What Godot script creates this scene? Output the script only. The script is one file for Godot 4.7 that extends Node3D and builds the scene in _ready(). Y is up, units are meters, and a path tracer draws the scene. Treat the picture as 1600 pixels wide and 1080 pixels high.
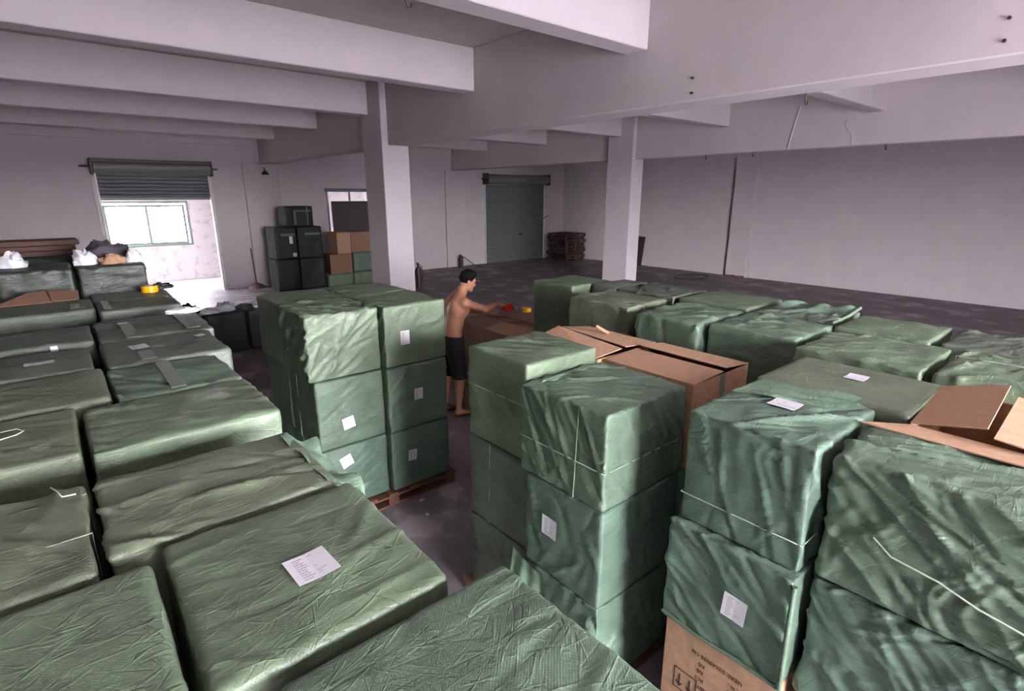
extends Node3D

var used := {}
var M := {}
var fold: FastNoiseLite
var soft: FastNoiseLite


func _ready() -> void:
	# ---- camera, sky, exposure
	var cam := Camera3D.new()
	cam.name = "camera"
	cam.fov = 65.6
	cam.position = Vector3(0, 2.6, 0)
	cam.rotation_degrees = Vector3(-15.67, -40.2, 0)
	cam.near = 0.05
	cam.far = 300
	add_child(cam)
	cam.current = true
	var env := Environment.new()
	var sky := Sky.new()
	var sm := ProceduralSkyMaterial.new()
	sm.sky_top_color = Color(0.93, 0.93, 0.97)
	sm.sky_horizon_color = Color(0.99, 0.97, 0.98)
	sm.ground_bottom_color = Color(0.45, 0.43, 0.43)
	sm.ground_horizon_color = Color(0.6, 0.58, 0.58)
	sm.ground_energy_multiplier = 3.0
	sm.sky_energy_multiplier = 8.5
	sky.sky_material = sm
	env.background_mode = Environment.BG_SKY
	env.sky = sky
	env.tonemap_mode = Environment.TONE_MAPPER_LINEAR
	env.tonemap_exposure = 0.60
	env.sdfgi_enabled = true
	env.ssao_enabled = true
	env.ssil_enabled = true
	var we := WorldEnvironment.new()
	we.name = "world"
	we.environment = env
	add_child(we)

	fold = FastNoiseLite.new()
	fold.noise_type = FastNoiseLite.TYPE_SIMPLEX_SMOOTH
	fold.fractal_type = FastNoiseLite.FRACTAL_RIDGED
	fold.fractal_octaves = 3
	fold.fractal_gain = 0.45
	fold.frequency = 1.0
	fold.seed = 11
	soft = FastNoiseLite.new()
	soft.noise_type = FastNoiseLite.TYPE_SIMPLEX_SMOOTH
	soft.fractal_type = FastNoiseLite.FRACTAL_NONE
	soft.frequency = 1.0
	soft.seed = 5
	materials()
	building()
	courtyard()
	green_goods()
	open_cartons()
	far_things()
	worker()
	small_things()


# ------------------------------------------------------------------ helpers
func numbered(n: String) -> String:
	if not used.has(n):
		used[n] = 0
		return n
	used[n] += 1
	return "%s_%03d" % [n, used[n]]


func thing(called: String, label: String, category: String, at := Vector3.ZERO, group := "") -> Node3D:
	var o := Node3D.new()
	o.name = numbered(called)
	add_child(o, true)
	o.position = at
	o.set_meta("label", label)
	o.set_meta("category", category)
	if group:
		o.set_meta("group", group)
	return o


func part(called: String, mesh: Mesh, mat: Material, parent: Node3D, at := Vector3.ZERO, rot := Vector3.ZERO) -> MeshInstance3D:
	var o := MeshInstance3D.new()
	o.name = called
	o.mesh = mesh
	o.material_override = mat
	parent.add_child(o, true)
	o.position = at
	o.rotation = rot
	return o


func struct(called: String, mesh: Mesh, mat: Material, label: String, category: String, at := Vector3.ZERO) -> MeshInstance3D:
	var o := part(numbered(called), mesh, mat, self, at)
	o.set_meta("kind", "structure")
	o.set_meta("label", label)
	o.set_meta("category", category)
	return o


func mb() -> SurfaceTool:
	var st := SurfaceTool.new()
	st.begin(Mesh.PRIMITIVE_TRIANGLES)
	st.set_smooth_group(-1)
	return st


func done(st: SurfaceTool) -> ArrayMesh:
	st.generate_normals()
	return st.commit()


func tri(st: SurfaceTool, a: Vector3, b: Vector3, c: Vector3, n: Vector3) -> void:
	if (c - a).cross(b - a).dot(n) < 0:
		var t := b
		b = c
		c = t
	st.add_vertex(a)
	st.add_vertex(b)
	st.add_vertex(c)


func quad(st: SurfaceTool, a: Vector3, b: Vector3, c: Vector3, d: Vector3, n: Vector3) -> void:
	tri(st, a, b, c, n)
	tri(st, a, c, d, n)


# a box from lo to hi with chamfered edges
func bx(st: SurfaceTool, lo: Vector3, hi: Vector3, r := 0.0, xf := Transform3D.IDENTITY) -> void:
	var c := (lo + hi) / 2
	var h := (hi - lo) / 2
	r = minf(r, minf(h.x, minf(h.y, h.z)) * 0.9)
	for ax in 3:
		var u := (ax + 1) % 3
		var v := (ax + 2) % 3
		for s: float in [-1.0, 1.0]:
			var n := Vector3.ZERO
			n[ax] = s
			var q: Array[Vector3] = []
			for k: Array in [[-1, -1], [1, -1], [1, 1], [-1, 1]]:
				var p := Vector3.ZERO
				p[ax] = s * h[ax]
				p[u] = k[0] * (h[u] - r)
				p[v] = k[1] * (h[v] - r)
				q.append(xf * (c + p))
			quad(st, q[0], q[1], q[2], q[3], xf.basis * n)
			if r > 0.0:
				for s2: float in [-1.0, 1.0]:   # the chamfer between ax=s and u=s2
					var e: Array[Vector3] = []
					for k: Array in [[0, -1], [0, 1], [1, 1], [1, -1]]:
						var p := Vector3.ZERO
						p[ax] = s * (h[ax] - (r if k[0] == 1 else 0.0))
						p[u] = s2 * (h[u] - (r if k[0] == 0 else 0.0))
						p[v] = k[1] * (h[v] - r)
						e.append(xf * (c + p))
					var m := n
					m[u] = s2
					quad(st, e[0], e[1], e[2], e[3], xf.basis * m)
	if r > 0.0:
		for i in 8:
			var s := Vector3(-1 if i & 1 else 1, -1 if i & 2 else 1, -1 if i & 4 else 1)
			tri(st, xf * (c + s * Vector3(h.x, h.y - r, h.z - r)), xf * (c + s * Vector3(h.x - r, h.y, h.z - r)), xf * (c + s * Vector3(h.x - r, h.y - r, h.z)), xf.basis * s)


func box(lo: Vector3, hi: Vector3, r := 0.0, xf := Transform3D.IDENTITY) -> ArrayMesh:
	var st := mb()
	bx(st, lo, hi, r, xf)
	return done(st)


func tube(st: SurfaceTool, pts: Array, rad: Variant, sides := 8, caps := true) -> void:
	var rings := []
	var up := Vector3.UP
	for i in pts.size():
		var d: Vector3 = (pts[mini(i + 1, pts.size() - 1)] - pts[maxi(i - 1, 0)]).normalized()
		if absf(d.dot(up)) > 0.95:
			up = Vector3.RIGHT if absf(d.x) < 0.9 else Vector3.FORWARD
		var a := d.cross(up).normalized()
		var b := a.cross(d).normalized()
		up = b
		var r: float = rad[i] if rad is Array else rad
		var ring := []
		for k in sides:
			var t := TAU * k / sides
			ring.append(pts[i] + (a * cos(t) + b * sin(t)) * r)
		rings.append(ring)
	st.set_smooth_group(0)
	for i in pts.size() - 1:
		for k in sides:
			var k2 := (k + 1) % sides
			var mid: Vector3 = (pts[i] + pts[i + 1]) / 2
			quad(st, rings[i][k], rings[i][k2], rings[i + 1][k2], rings[i + 1][k], (rings[i][k] + rings[i + 1][k2]) / 2 - mid)
	st.set_smooth_group(-1)
	if caps:
		for e in [0, pts.size() - 1]:
			var n: Vector3 = pts[0] - pts[1] if e == 0 else pts[-1] - pts[-2]
			for k in range(1, sides - 1):
				tri(st, rings[e][0], rings[e][k], rings[e][k + 1], n)


func tube_mesh(pts: Array, rad: Variant, sides := 8) -> ArrayMesh:
	var st := mb()
	tube(st, pts, rad, sides)
	return done(st)


# a profile of (radius, height) pairs turned about the y axis; joined end to end when closed
func lathe(prof: Array, n := 24, closed := false) -> ArrayMesh:
	var st := mb()
	st.set_smooth_group(0)
	var m := prof.size()
	for i in (m if closed else m - 1):
		var a: Vector2 = prof[i]
		var b: Vector2 = prof[(i + 1) % m]
		var out := Vector2(b.y - a.y, a.x - b.x)
		for k in n:
			var t := TAU * k / n
			var t2 := TAU * (k + 1) / n
			var d := Vector3(cos(t), 0, sin(t))
			var d2 := Vector3(cos(t2), 0, sin(t2))
			var nn := (d + d2) * 0.5 * out.x + Vector3.UP * out.y
			st.set_smooth_group(i)
			quad(st, d * a.x + Vector3.UP * a.y, d2 * a.x + Vector3.UP * a.y, d2 * b.x + Vector3.UP * b.y, d * b.x + Vector3.UP * b.y, nn)
	return done(st)


# ------------------------------------------------------------------ materials
func mat(c: Color, rough := 0.8, met := 0.0) -> StandardMaterial3D:
	var m := StandardMaterial3D.new()
	m.albedo_color = c
	m.roughness = rough
	m.metallic = met
	return m


func triplanar(m: StandardMaterial3D, size: float, world := true) -> void:
	m.uv1_triplanar = true
	m.uv1_world_triplanar = world
	m.uv1_scale = Vector3.ONE / size


func noise_img(n: int, freq: float, oct: int, sd: int, ridged := false) -> Image:
	var f := FastNoiseLite.new()
	f.seed = sd
	f.frequency = freq
	f.noise_type = FastNoiseLite.TYPE_SIMPLEX_SMOOTH
	f.fractal_octaves = oct
	f.fractal_type = FastNoiseLite.FRACTAL_RIDGED if ridged else FastNoiseLite.FRACTAL_FBM
	if ridged:
		f.domain_warp_enabled = true
		f.domain_warp_amplitude = 30.0
		f.domain_warp_frequency = 0.01
	var im := f.get_seamless_image(n, n)
	im.convert(Image.FORMAT_L8)
	return im


func tex_pair(n: int, fn: Callable) -> Array:   # fn(x, y) -> [shade 0..1, height 0..1]
	var a := PackedByteArray()
	var h := PackedByteArray()
	a.resize(n * n)
	h.resize(n * n)
	for y in n:
		for x in n:
			var v: Array = fn.call(x, y)
			a[y * n + x] = int(clampf(v[0], 0, 1) * 255)
			h[y * n + x] = int(clampf(v[1], 0, 1) * 255)
	return [Image.create_from_data(n, n, false, Image.FORMAT_L8, a), Image.create_from_data(n, n, false, Image.FORMAT_L8, h)]


func normal_of(im: Image, k: float) -> ImageTexture:
	var b: Image = im.duplicate()
	b.convert(Image.FORMAT_RGBA8)
	b.bump_map_to_normal_map(k)
	return ImageTexture.create_from_image(b)


func shade_tex(im: Image) -> ImageTexture:
	var b: Image = im.duplicate()
	b.convert(Image.FORMAT_RGB8)
	return ImageTexture.create_from_image(b)


func materials() -> void:
	var n := 768
	var strokes := PackedFloat32Array()
	strokes.resize(n * n)
	var rg := RandomNumberGenerator.new()
	rg.seed = 77
	for k in 1000:
		var px := rg.randf() * n
		var py := rg.randf() * n
		var ang := rg.randfn(0.0, 0.35) + (0.9 if k % 5 == 0 else 0.0) - (0.9 if k % 7 == 0 else 0.0)
		var ln := rg.randf_range(20, 150) * (1.6 if k % 9 == 0 else 1.0)
		var amp := rg.randf_range(0.15, 0.75) * (1.0 if k % 3 else -0.8)
		var wd := rg.randf_range(0.9, 2.6)
		var bend := rg.randf_range(-0.004, 0.004)
		for i in int(ln):
			var fade := sin(PI * i / ln)
			for j in range(-6, 7):
				var q := posmod(int(py) + j, n) * n + posmod(int(px), n)
				var e := amp * fade * exp(-absf(j) / wd)
				strokes[q] = e if absf(e) > absf(strokes[q]) else strokes[q]
			px += cos(ang)
			py += sin(ang)
			ang += bend
	var w2 := noise_img(n, 0.004, 4, 8).get_data()
	var w3 := noise_img(n, 0.05, 3, 21).get_data()
	var wrap := tex_pair(n, func(x: int, y: int) -> Array:
		var i := y * n + x
		var a := strokes[i]
		var b := w2[i] / 255.0
		var c := w3[i] / 255.0
		var weave := sin((x + y) * TAU / 8.0) * 0.5 + sin((x - y) * TAU / 8.0) * 0.5
		return [0.78 + 0.16 * (b - 0.5) + 0.08 * (c - 0.5) + 0.16 * maxf(a, -0.4) + 0.025 * weave, 0.5 + 0.36 * a + 0.25 * (b - 0.5) + 0.035 * weave])
	var wa := shade_tex(wrap[0])
	var wn := normal_of(wrap[1], 7.0)
	var tones := [Color(0.458, 0.534, 0.430), Color(0.439, 0.529, 0.444), Color(0.472, 0.520, 0.425), Color(0.421, 0.520, 0.449), Color(0.406, 0.451, 0.397), Color(0.21, 0.255, 0.205)]
	M.wrap = []
	for t: Color in tones:
		var m := mat(t, 0.42)
		m.albedo_texture = wa
		m.normal_enabled = true
		m.normal_texture = wn
		m.normal_scale = 0.9
		m.metallic_specular = 0.45
		triplanar(m, 0.75)
		M.wrap.append(m)
	var dk := mat(Color(0.13, 0.16, 0.14), 0.35)
	dk.normal_enabled = true
	dk.normal_texture = wn
	triplanar(dk, 0.9)
	dk.metallic_specular = 0.35
	M.dark_wrap = dk
	M.sheet = mat(Color(0.50, 0.62, 0.52), 0.40)
	M.sheet.albedo_texture = wa
	M.sheet.normal_enabled = true
	M.sheet.normal_texture = wn
	M.sheet.cull_mode = BaseMaterial3D.CULL_DISABLED
	triplanar(M.sheet, 0.75)
	# plaster, concrete
	var p1 := noise_img(512, 0.008, 5, 31).get_data()
	var p2 := noise_img(512, 0.05, 4, 32).get_data()
	var plaster := tex_pair(512, func(x: int, y: int) -> Array:
		var i := y * 512 + x
		return [0.95 + 0.035 * (p1[i] / 255.0 - 0.5) + 0.02 * (p2[i] / 255.0 - 0.5), 0.5 + 0.3 * (p1[i] / 255.0 - 0.5) + 0.3 * (p2[i] / 255.0 - 0.5)])
	M.wall = mat(Color(0.76, 0.725, 0.74), 0.85)
	M.wall.albedo_texture = shade_tex(plaster[0])
	M.wall.normal_enabled = true
	M.wall.normal_texture = normal_of(plaster[1], 1.5)
	M.wall.normal_scale = 0.3
	triplanar(M.wall, 3.0)
	M.beam = M.wall.duplicate()
	M.beam.albedo_color = Color(0.77, 0.735, 0.74)
	M.ceil = M.wall.duplicate()
	M.ceil.albedo_color = Color(0.66, 0.62, 0.60)
	var floor_t := tex_pair(512, func(x: int, y: int) -> Array:
		var i := y * 512 + x
		var a := p1[i] / 255.0
		var b := p2[i] / 255.0
		var s := 0.72 + 0.26 * (a - 0.5) + 0.12 * (b - 0.5)
		if a > 0.66:
			s += (a - 0.66) * 1.5
		return [s, 0.5 + 0.3 * (b - 0.5)])
	M.floor = mat(Color(0.67, 0.62, 0.65), 0.5)
	M.floor.albedo_texture = shade_tex(floor_t[0])
	M.floor.normal_enabled = true
	M.floor.normal_texture = normal_of(floor_t[1], 1.5)
	M.floor.normal_scale = 0.4
	triplanar(M.floor, 4.0)
	M.yard = mat(Color(0.72, 0.70, 0.71), 0.8)
	M.yard.albedo_texture = M.wall.albedo_texture
	triplanar(M.yard, 2.5)
	var yardwall := tex_pair(512, func(x: int, y: int) -> Array:
		var i := y * 512 + x
		var a := p1[i] / 255.0
		return [0.95 - maxf(0.0, a - 0.55) * 0.35 + 0.06 * (p2[i] / 255.0 - 0.5), 0.5])
	M.yardwall = mat(Color(0.87, 0.845, 0.85), 0.9)
	M.yardwall.albedo_texture = shade_tex(yardwall[0])
	triplanar(M.yardwall, 1.7)
	# cardboard
	var c1 := noise_img(512, 0.02, 4, 41).get_data()
	var card := tex_pair(512, func(x: int, y: int) -> Array:
		var i := y * 512 + x
		return [0.88 + 0.14 * (c1[i] / 255.0 - 0.5) + 0.015 * sin(x * TAU / 6.0), 0.5 + 0.2 * (c1[i] / 255.0 - 0.5) + 0.1 * sin(x * TAU / 6.0)])
	M.card = mat(Color(0.72, 0.565, 0.445), 0.75)
	M.card.albedo_texture = shade_tex(card[0])
	M.card.normal_enabled = true
	M.card.normal_texture = normal_of(card[1], 2.0)
	M.card.normal_scale = 0.35
	triplanar(M.card, 0.6)
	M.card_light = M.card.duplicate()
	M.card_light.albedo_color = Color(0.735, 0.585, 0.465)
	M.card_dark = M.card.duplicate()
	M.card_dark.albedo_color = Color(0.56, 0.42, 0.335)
	M.card_inside = M.card.duplicate()
	M.card_inside.albedo_color = Color(0.66, 0.47, 0.35)
	# paper labels with small print
	M.paper = []
	for v in 3:
		var im := Image.create(128, 128, false, Image.FORMAT_RGB8)
		im.fill(Color(0.82, 0.81, 0.835))
		var rng := RandomNumberGenerator.new()
		rng.seed = 90 + v
		for r in 10:
			var y := 14 + r * 11
			im.fill_rect(Rect2i(6, y + 7, 116, 1), Color(0.66, 0.63, 0.68))
			var x := 22
			while x < 22 + rng.randi_range(18, 42):
				var l := rng.randi_range(2, 6)
				im.fill_rect(Rect2i(x, y, l, 4), Color(0.42, 0.39, 0.45))
				x += l + 2
			if rng.randf() < 0.5:
				im.fill_rect(Rect2i(70, y + 1, rng.randi_range(8, 34), 3), Color(0.62, 0.58, 0.66))
		var m := mat(Color.WHITE, 0.7)
		m.albedo_texture = ImageTexture.create_from_image(im)
		M.paper.append(m)
	M.plain_paper = mat(Color(0.82, 0.81, 0.835), 0.7)
	M.twine = mat(Color(0.68, 0.73, 0.66), 0.5)
	M.tape = mat(Color(0.44, 0.49, 0.44), 0.18)
	M.wood = mat(Color(0.46, 0.30, 0.23), 0.8)
	M.wood.albedo_texture = M.card.albedo_texture
	triplanar(M.wood, 0.5)
	M.wood_dark = M.wood.duplicate()
	M.wood_dark.albedo_color = Color(0.34, 0.24, 0.21)
	M.steel = mat(Color(0.37, 0.37, 0.385), 0.5, 0.1)
	M.steel_green = mat(Color(0.37, 0.385, 0.35), 0.5, 0.1)
	M.steel_door2 = mat(Color(0.345, 0.365, 0.365), 0.6)
	M.steel_dark = mat(Color(0.17, 0.12, 0.13), 0.5, 0.2)
	M.white_metal = mat(Color(0.8, 0.8, 0.8), 0.5)
	M.frame = mat(Color(0.40, 0.46, 0.42), 0.5)
	M.lintel = mat(Color(0.36, 0.37, 0.40), 0.6)
	var g := mat(Color(1, 1, 1, 0.06), 0.03)
	g.transparency = BaseMaterial3D.TRANSPARENCY_ALPHA
	M.glass = g
	M.black = mat(Color(0.06, 0.055, 0.06), 0.6)
	M.panel = mat(Color(0.17, 0.14, 0.15), 0.5)
	M.ink = mat(Color(0.24, 0.15, 0.11), 0.8)
	M.plastic_white = mat(Color(0.85, 0.85, 0.87), 0.35)
	M.cloth_grey = mat(Color(0.27, 0.25, 0.28), 0.9)
	M.yellow = mat(Color(0.85, 0.62, 0.05), 0.3)
	M.red = mat(Color(0.95, 0.16, 0.10), 0.4)
	M.skin = mat(Color(0.68, 0.48, 0.375), 0.55)
	M.hair = mat(Color(0.045, 0.038, 0.04), 0.75)
	M.hair.metallic_specular = 0.2
	M.shorts = mat(Color(0.06, 0.055, 0.065), 0.9)


# ------------------------------------------------------------------ the room
func wall_z(z0: float, z1: float, x0: float, x1: float, h: float, holes: Array) -> ArrayMesh:
	# a wall along x with rectangular openings [xa, xb, ya, yb], left to right
	var st := mb()
	var x := x0
	for o: Array in holes:
		bx(st, Vector3(x, 0, z0), Vector3(o[0], h, z1))
		bx(st, Vector3(o[0], o[3], z0), Vector3(o[1], h, z1))
		if o[2] > 0.0:
			bx(st, Vector3(o[0], 0, z0), Vector3(o[1], o[2], z1))
		x = o[1]
	bx(st, Vector3(x, 0, z0), Vector3(x1, h, z1))
	return done(st)


func building() -> void:
	struct("floor", box(Vector3(-10.2, -0.2, -17.1), Vector3(17.45, 0, 4.7)), M.floor, "dark grey stained concrete floor of the warehouse", "floor")
	struct("ceiling", box(Vector3(-10.2, 4.55, -17.1), Vector3(17.45, 4.8, 4.7)), M.ceil, "plastered concrete ceiling slab between the beams", "ceiling")
	struct("wall_north", wall_z(-17.1, -16.9, -10.2, 17.45, 4.55, [[1.02, 3.56, 0, 3.05], [6.76, 8.14, 0, 2.72], [12.88, 16.0, 0, 3.1]]), M.wall, "off-white plaster wall with the two roller shutter doorways", "wall")
	struct("wall_east", box(Vector3(17.2, 0, -16.9), Vector3(17.45, 4.55, 4.5)), M.wall, "long blank off-white plaster wall on the right", "wall")
	struct("wall_west", box(Vector3(-10.2, 0, -16.9), Vector3(-10.0, 4.55, 4.5)), M.wall, "plain plaster wall at the left end of the warehouse", "wall")
	# the loading side behind the camera, with its wide doorway
	var st := mb()
	bx(st, Vector3(-10.2, 0, 4.5), Vector3(0.3, 4.55, 4.7))
	bx(st, Vector3(5.6, 0, 4.5), Vector3(17.45, 4.55, 4.7))
	bx(st, Vector3(0.3, 3.5, 4.5), Vector3(5.6, 4.55, 4.7))
	struct("wall_south", done(st), M.wall, "plaster wall with a wide loading opening behind the camera", "wall")
	# main beams run along z, secondary beams along x
	var xs := [[-1.5, -1.08], [4.88, 5.30], [11.4, 11.73]]
	for i in 3:
		var b := struct("ceiling_beam", box(Vector3(xs[i][0], 3.46, -16.9), Vector3(xs[i][1], 4.55, 4.5), 0.012), M.beam,
			["white main ceiling beam above the left block of bales", "deep white main ceiling beam crossing from the upper right to the nearer column", "white main ceiling beam carried by the farther column"][i], "beam")
		if i == 1:
			for p: Array in [[3.66, -3.13], [3.53, -3.13], [3.68, -0.89], [3.55, -0.89]]:
				part("bolt", tube_mesh([Vector3(4.88, p[0], p[1]), Vector3(4.855, p[0], p[1])], 0.011, 6), M.steel_dark, b)
			hook(b, Vector3(5.28, 3.46, -2.25))
		if i == 2:
			for z: float in [-5.82, -3.42, -6.9]:
				hook(b, Vector3(11.5, 3.46, z))
			var rd := mb()
			tube(rd, [Vector3(11.4, 3.48, -5.07), Vector3(11.4, 3.8, -5.02), Vector3(11.4, 4.25, -4.93)], 0.02, 6)
			part("plaster_ridge", done(rd), M.beam, b)
			rd = mb()
			tube(rd, [Vector3(11.4, 3.48, -3.93), Vector3(11.4, 3.65, -3.95), Vector3(11.4, 3.8, -4.08), Vector3(11.4, 3.95, -4.06)], 0.014, 6)
			part("plaster_ridge", done(rd), M.beam, b)
	var lz := [-0.75, -3.68, -6.6, -9.68, -12.4, -15.32]
	var lname := ["overhead out of the frame", "nearest to the camera at the top of the view", "second from the camera, ending on the main beam", "meeting the nearer column", "third before the shutter wall", "last before the shutter wall"]
	for i in 6:
		var b := struct("cross_beam", box(Vector3(-10.0, 4.0, lz[i] - 0.27), Vector3(4.9, 4.55, lz[i]), 0.01), M.beam, "white cross beam on the left, " + lname[i], "beam")
		if i == 1:
			hook(b, Vector3(2.25, 4.0, -3.85))
	var rz := [-0.55, -3.48, -6.36, -9.14, -11.95, -14.75]
	for i in 6:
		struct("cross_beam", box(Vector3(5.28, 4.0, rz[i] - 0.25), Vector3(11.42, 4.55, rz[i]), 0.01), M.beam,
			"white cross beam between the two main beams, " + ["nearest", "second", "third", "at the farther column", "fifth", "farthest"][i] + " of six", "beam")
	for i in 6:
		struct("cross_beam", box(Vector3(11.7, 4.0, rz[i] - 0.25), Vector3(17.2, 4.55, rz[i]), 0.01), M.beam,
			"white cross beam along the right bay, hidden above the far main beam", "beam")
	# columns and wall piers
	struct("column", box(Vector3(4.76, 0, -9.95), Vector3(5.30, 4.55, -9.2), 0.012), M.wall, "nearer square white column rising behind the middle stack", "column")
	struct("column", box(Vector3(11.28, 0, -9.55), Vector3(11.73, 4.55, -8.75), 0.012), M.wall, "farther square white column behind the right hand bales", "column")
	var pier := struct("column", box(Vector3(17.02, 0, -9.1), Vector3(17.25, 4.55, -8.4), 0.01), M.wall, "shallow white pier standing out of the right wall", "pier")
	for k in 4:
		part("brick", box(Vector3(16.97, 0, -9.05 + k * 0.16), Vector3(17.03, 0.05 + 0.01 * (k % 2), -8.92 + k * 0.16), 0.006), M.wood, pier)
	struct("column", box(Vector3(4.4, 0, -16.95), Vector3(5.35, 3.46, -16.82), 0.01), M.wall, "shallow wall pier to the right of the open shutter", "pier")
	struct("column", box(Vector3(11.1, 0, -16.95), Vector3(11.95, 3.46, -16.82), 0.01), M.wall, "shallow wall pier to the left of the closed shutter", "pier")
	struct("trim", box(Vector3(-10.0, 3.9, -16.95), Vector3(17.2, 4.55, -16.86), 0.01), M.beam, "plaster band along the top of the shutter wall", "trim")
	struct("trim", box(Vector3(17.15, 3.75, -16.9), Vector3(17.25, 4.55, 4.5), 0.01), M.beam, "plaster band along the top of the right wall", "trim")
	shutter_doors()


func hook(parent: Node3D, p: Vector3) -> void:
	part("hook", tube_mesh([p, p + Vector3(0, -0.05, 0), p + Vector3(0.02, -0.09, 0.0), p + Vector3(0.045, -0.08, 0), p + Vector3(0.05, -0.055, 0)], 0.008, 6), M.steel_dark, parent)


func slat_mesh(w: float, h: float) -> ArrayMesh:
	var st := mb()
	var n := 5
	for i in n:
		var a := float(i) / n
		var b := float(i + 1) / n
		var za := 0.003 * (1 - a) + sin(a * PI) * 0.026
		var zb := 0.003 * (1 - b) + sin(b * PI) * 0.026
		quad(st, Vector3(0, a * h, za), Vector3(w, a * h, za), Vector3(w, b * h, zb), Vector3(0, b * h, zb), Vector3(0, (zb - za) * -1.0, 1))
	quad(st, Vector3(0, 0, -0.004), Vector3(w, 0, -0.004), Vector3(w, h, -0.004), Vector3(0, h, -0.004), Vector3(0, 0, -1))
	quad(st, Vector3(0, 0, -0.004), Vector3(w, 0, -0.004), Vector3(w, 0, 0), Vector3(0, 0, 0), Vector3.DOWN)
	quad(st, Vector3(0, h, -0.004), Vector3(w, h, -0.004), Vector3(w, h, 0), Vector3(0, h, 0), Vector3.UP)
	return done(st)


func shutter(label: String, x0: float, x1: float, top: float, bottom: float, rad: float, lip: float, m: Material, slat: float) -> Node3D:
	var t := thing("roller_shutter", label, "shutter", Vector3(0, 0, -16.9))
	t.set_meta("kind", "structure")
	part("roll", tube_mesh([Vector3(x0 - 0.04, top - rad, rad + 0.03), Vector3(x1 + 0.04, top - rad, rad + 0.03)], rad, 20), M.steel_green, t)
	for s: float in [x0 - 0.10, x1 + 0.05]:
		part("bracket", box(Vector3(s, top - rad * 2.2, 0.0), Vector3(s + 0.05, top + 0.03, rad * 2.0), 0.008), M.steel_dark, t)
	part("axle", tube_mesh([Vector3(x0 - 0.30, top - rad, rad + 0.03), Vector3(x1 + 0.24, top - rad, rad + 0.03)], 0.022, 8), M.steel_dark, t)
	if lip > 0.0:
		part("hood", box(Vector3(x0 - 0.08, top - 0.06, 0.02), Vector3(x1 + 0.08, top + 0.02, rad * 2.0 + 0.04), 0.01), M.steel_dark, t)
	var y := top - rad - 0.03
	var sm := slat_mesh(x1 - x0, slat + 0.004)
	while y - slat > bottom - 0.02:
		y -= slat
		part("slat", sm, m, t, Vector3(x0, y, 0.035))
	part("bottom_bar", box(Vector3(x0, y - 0.05, 0.03), Vector3(x1, y - 0.004, 0.06), 0.006), M.steel, t)
	for s: float in [x0 - 0.045, x1 + 0.005]:
		part("guide_rail", box(Vector3(s, 0, 0.0), Vector3(s + 0.04, top - rad * 2, 0.075), 0.005), M.white_metal, t)
	return t


func shutter_doors() -> void:
	shutter("grey roller shutter rolled partly up over the bright doorway", 1.09, 3.50, 3.42, 2.52, 0.155, 0.1, M.steel, 0.088)
	var d := shutter("closed grey green roller shutter in the far corner of the room", 12.92, 15.96, 3.36, -0.06, 0.17, 0.0, M.steel_door2, 0.104)
	part("handle", box(Vector3(14.6, 1.02, 0.05), Vector3(14.78, 1.1, 0.085), 0.01), M.steel_dark, d)
	part("latch", tube_mesh([Vector3(15.8, 1.6, 0.09), Vector3(16.25, 1.78, 0.09)], 0.012, 6), M.steel_dark, d)
	# worn white reveals of the open doorway
	var st := mb()
	bx(st, Vector3(0.98, 0, -17.11), Vector3(1.04, 3.05, -16.885), 0.006)
	bx(st, Vector3(3.54, 0, -17.11), Vector3(3.60, 3.05, -16.885), 0.006)
	struct("trim", done(st), M.yardwall, "bright plaster edges of the open shutter doorway", "trim")
	# the second opening: a doorway with a transom
	var fr := thing("door_1", "bright doorway with a dark lintel and a transom bar behind the brown cartons", "doorway", Vector3(0, 0, -16.98))
	fr.set_meta("kind", "structure")
	part("lintel", box(Vector3(6.70, 2.70, -0.1), Vector3(8.2, 2.80, 0.12), 0.006), M.lintel, fr)
	part("transom", box(Vector3(7.50, 2.42, -0.03), Vector3(7.55, 2.70, 0.03), 0.004), M.steel, fr)
	part("jamb", box(Vector3(6.74, 0, -0.1), Vector3(6.80, 2.70, 0.09), 0.004), M.white_metal, fr)
	part("jamb", box(Vector3(8.10, 0, -0.1), Vector3(8.16, 2.70, 0.09), 0.004), M.white_metal, fr)


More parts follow.
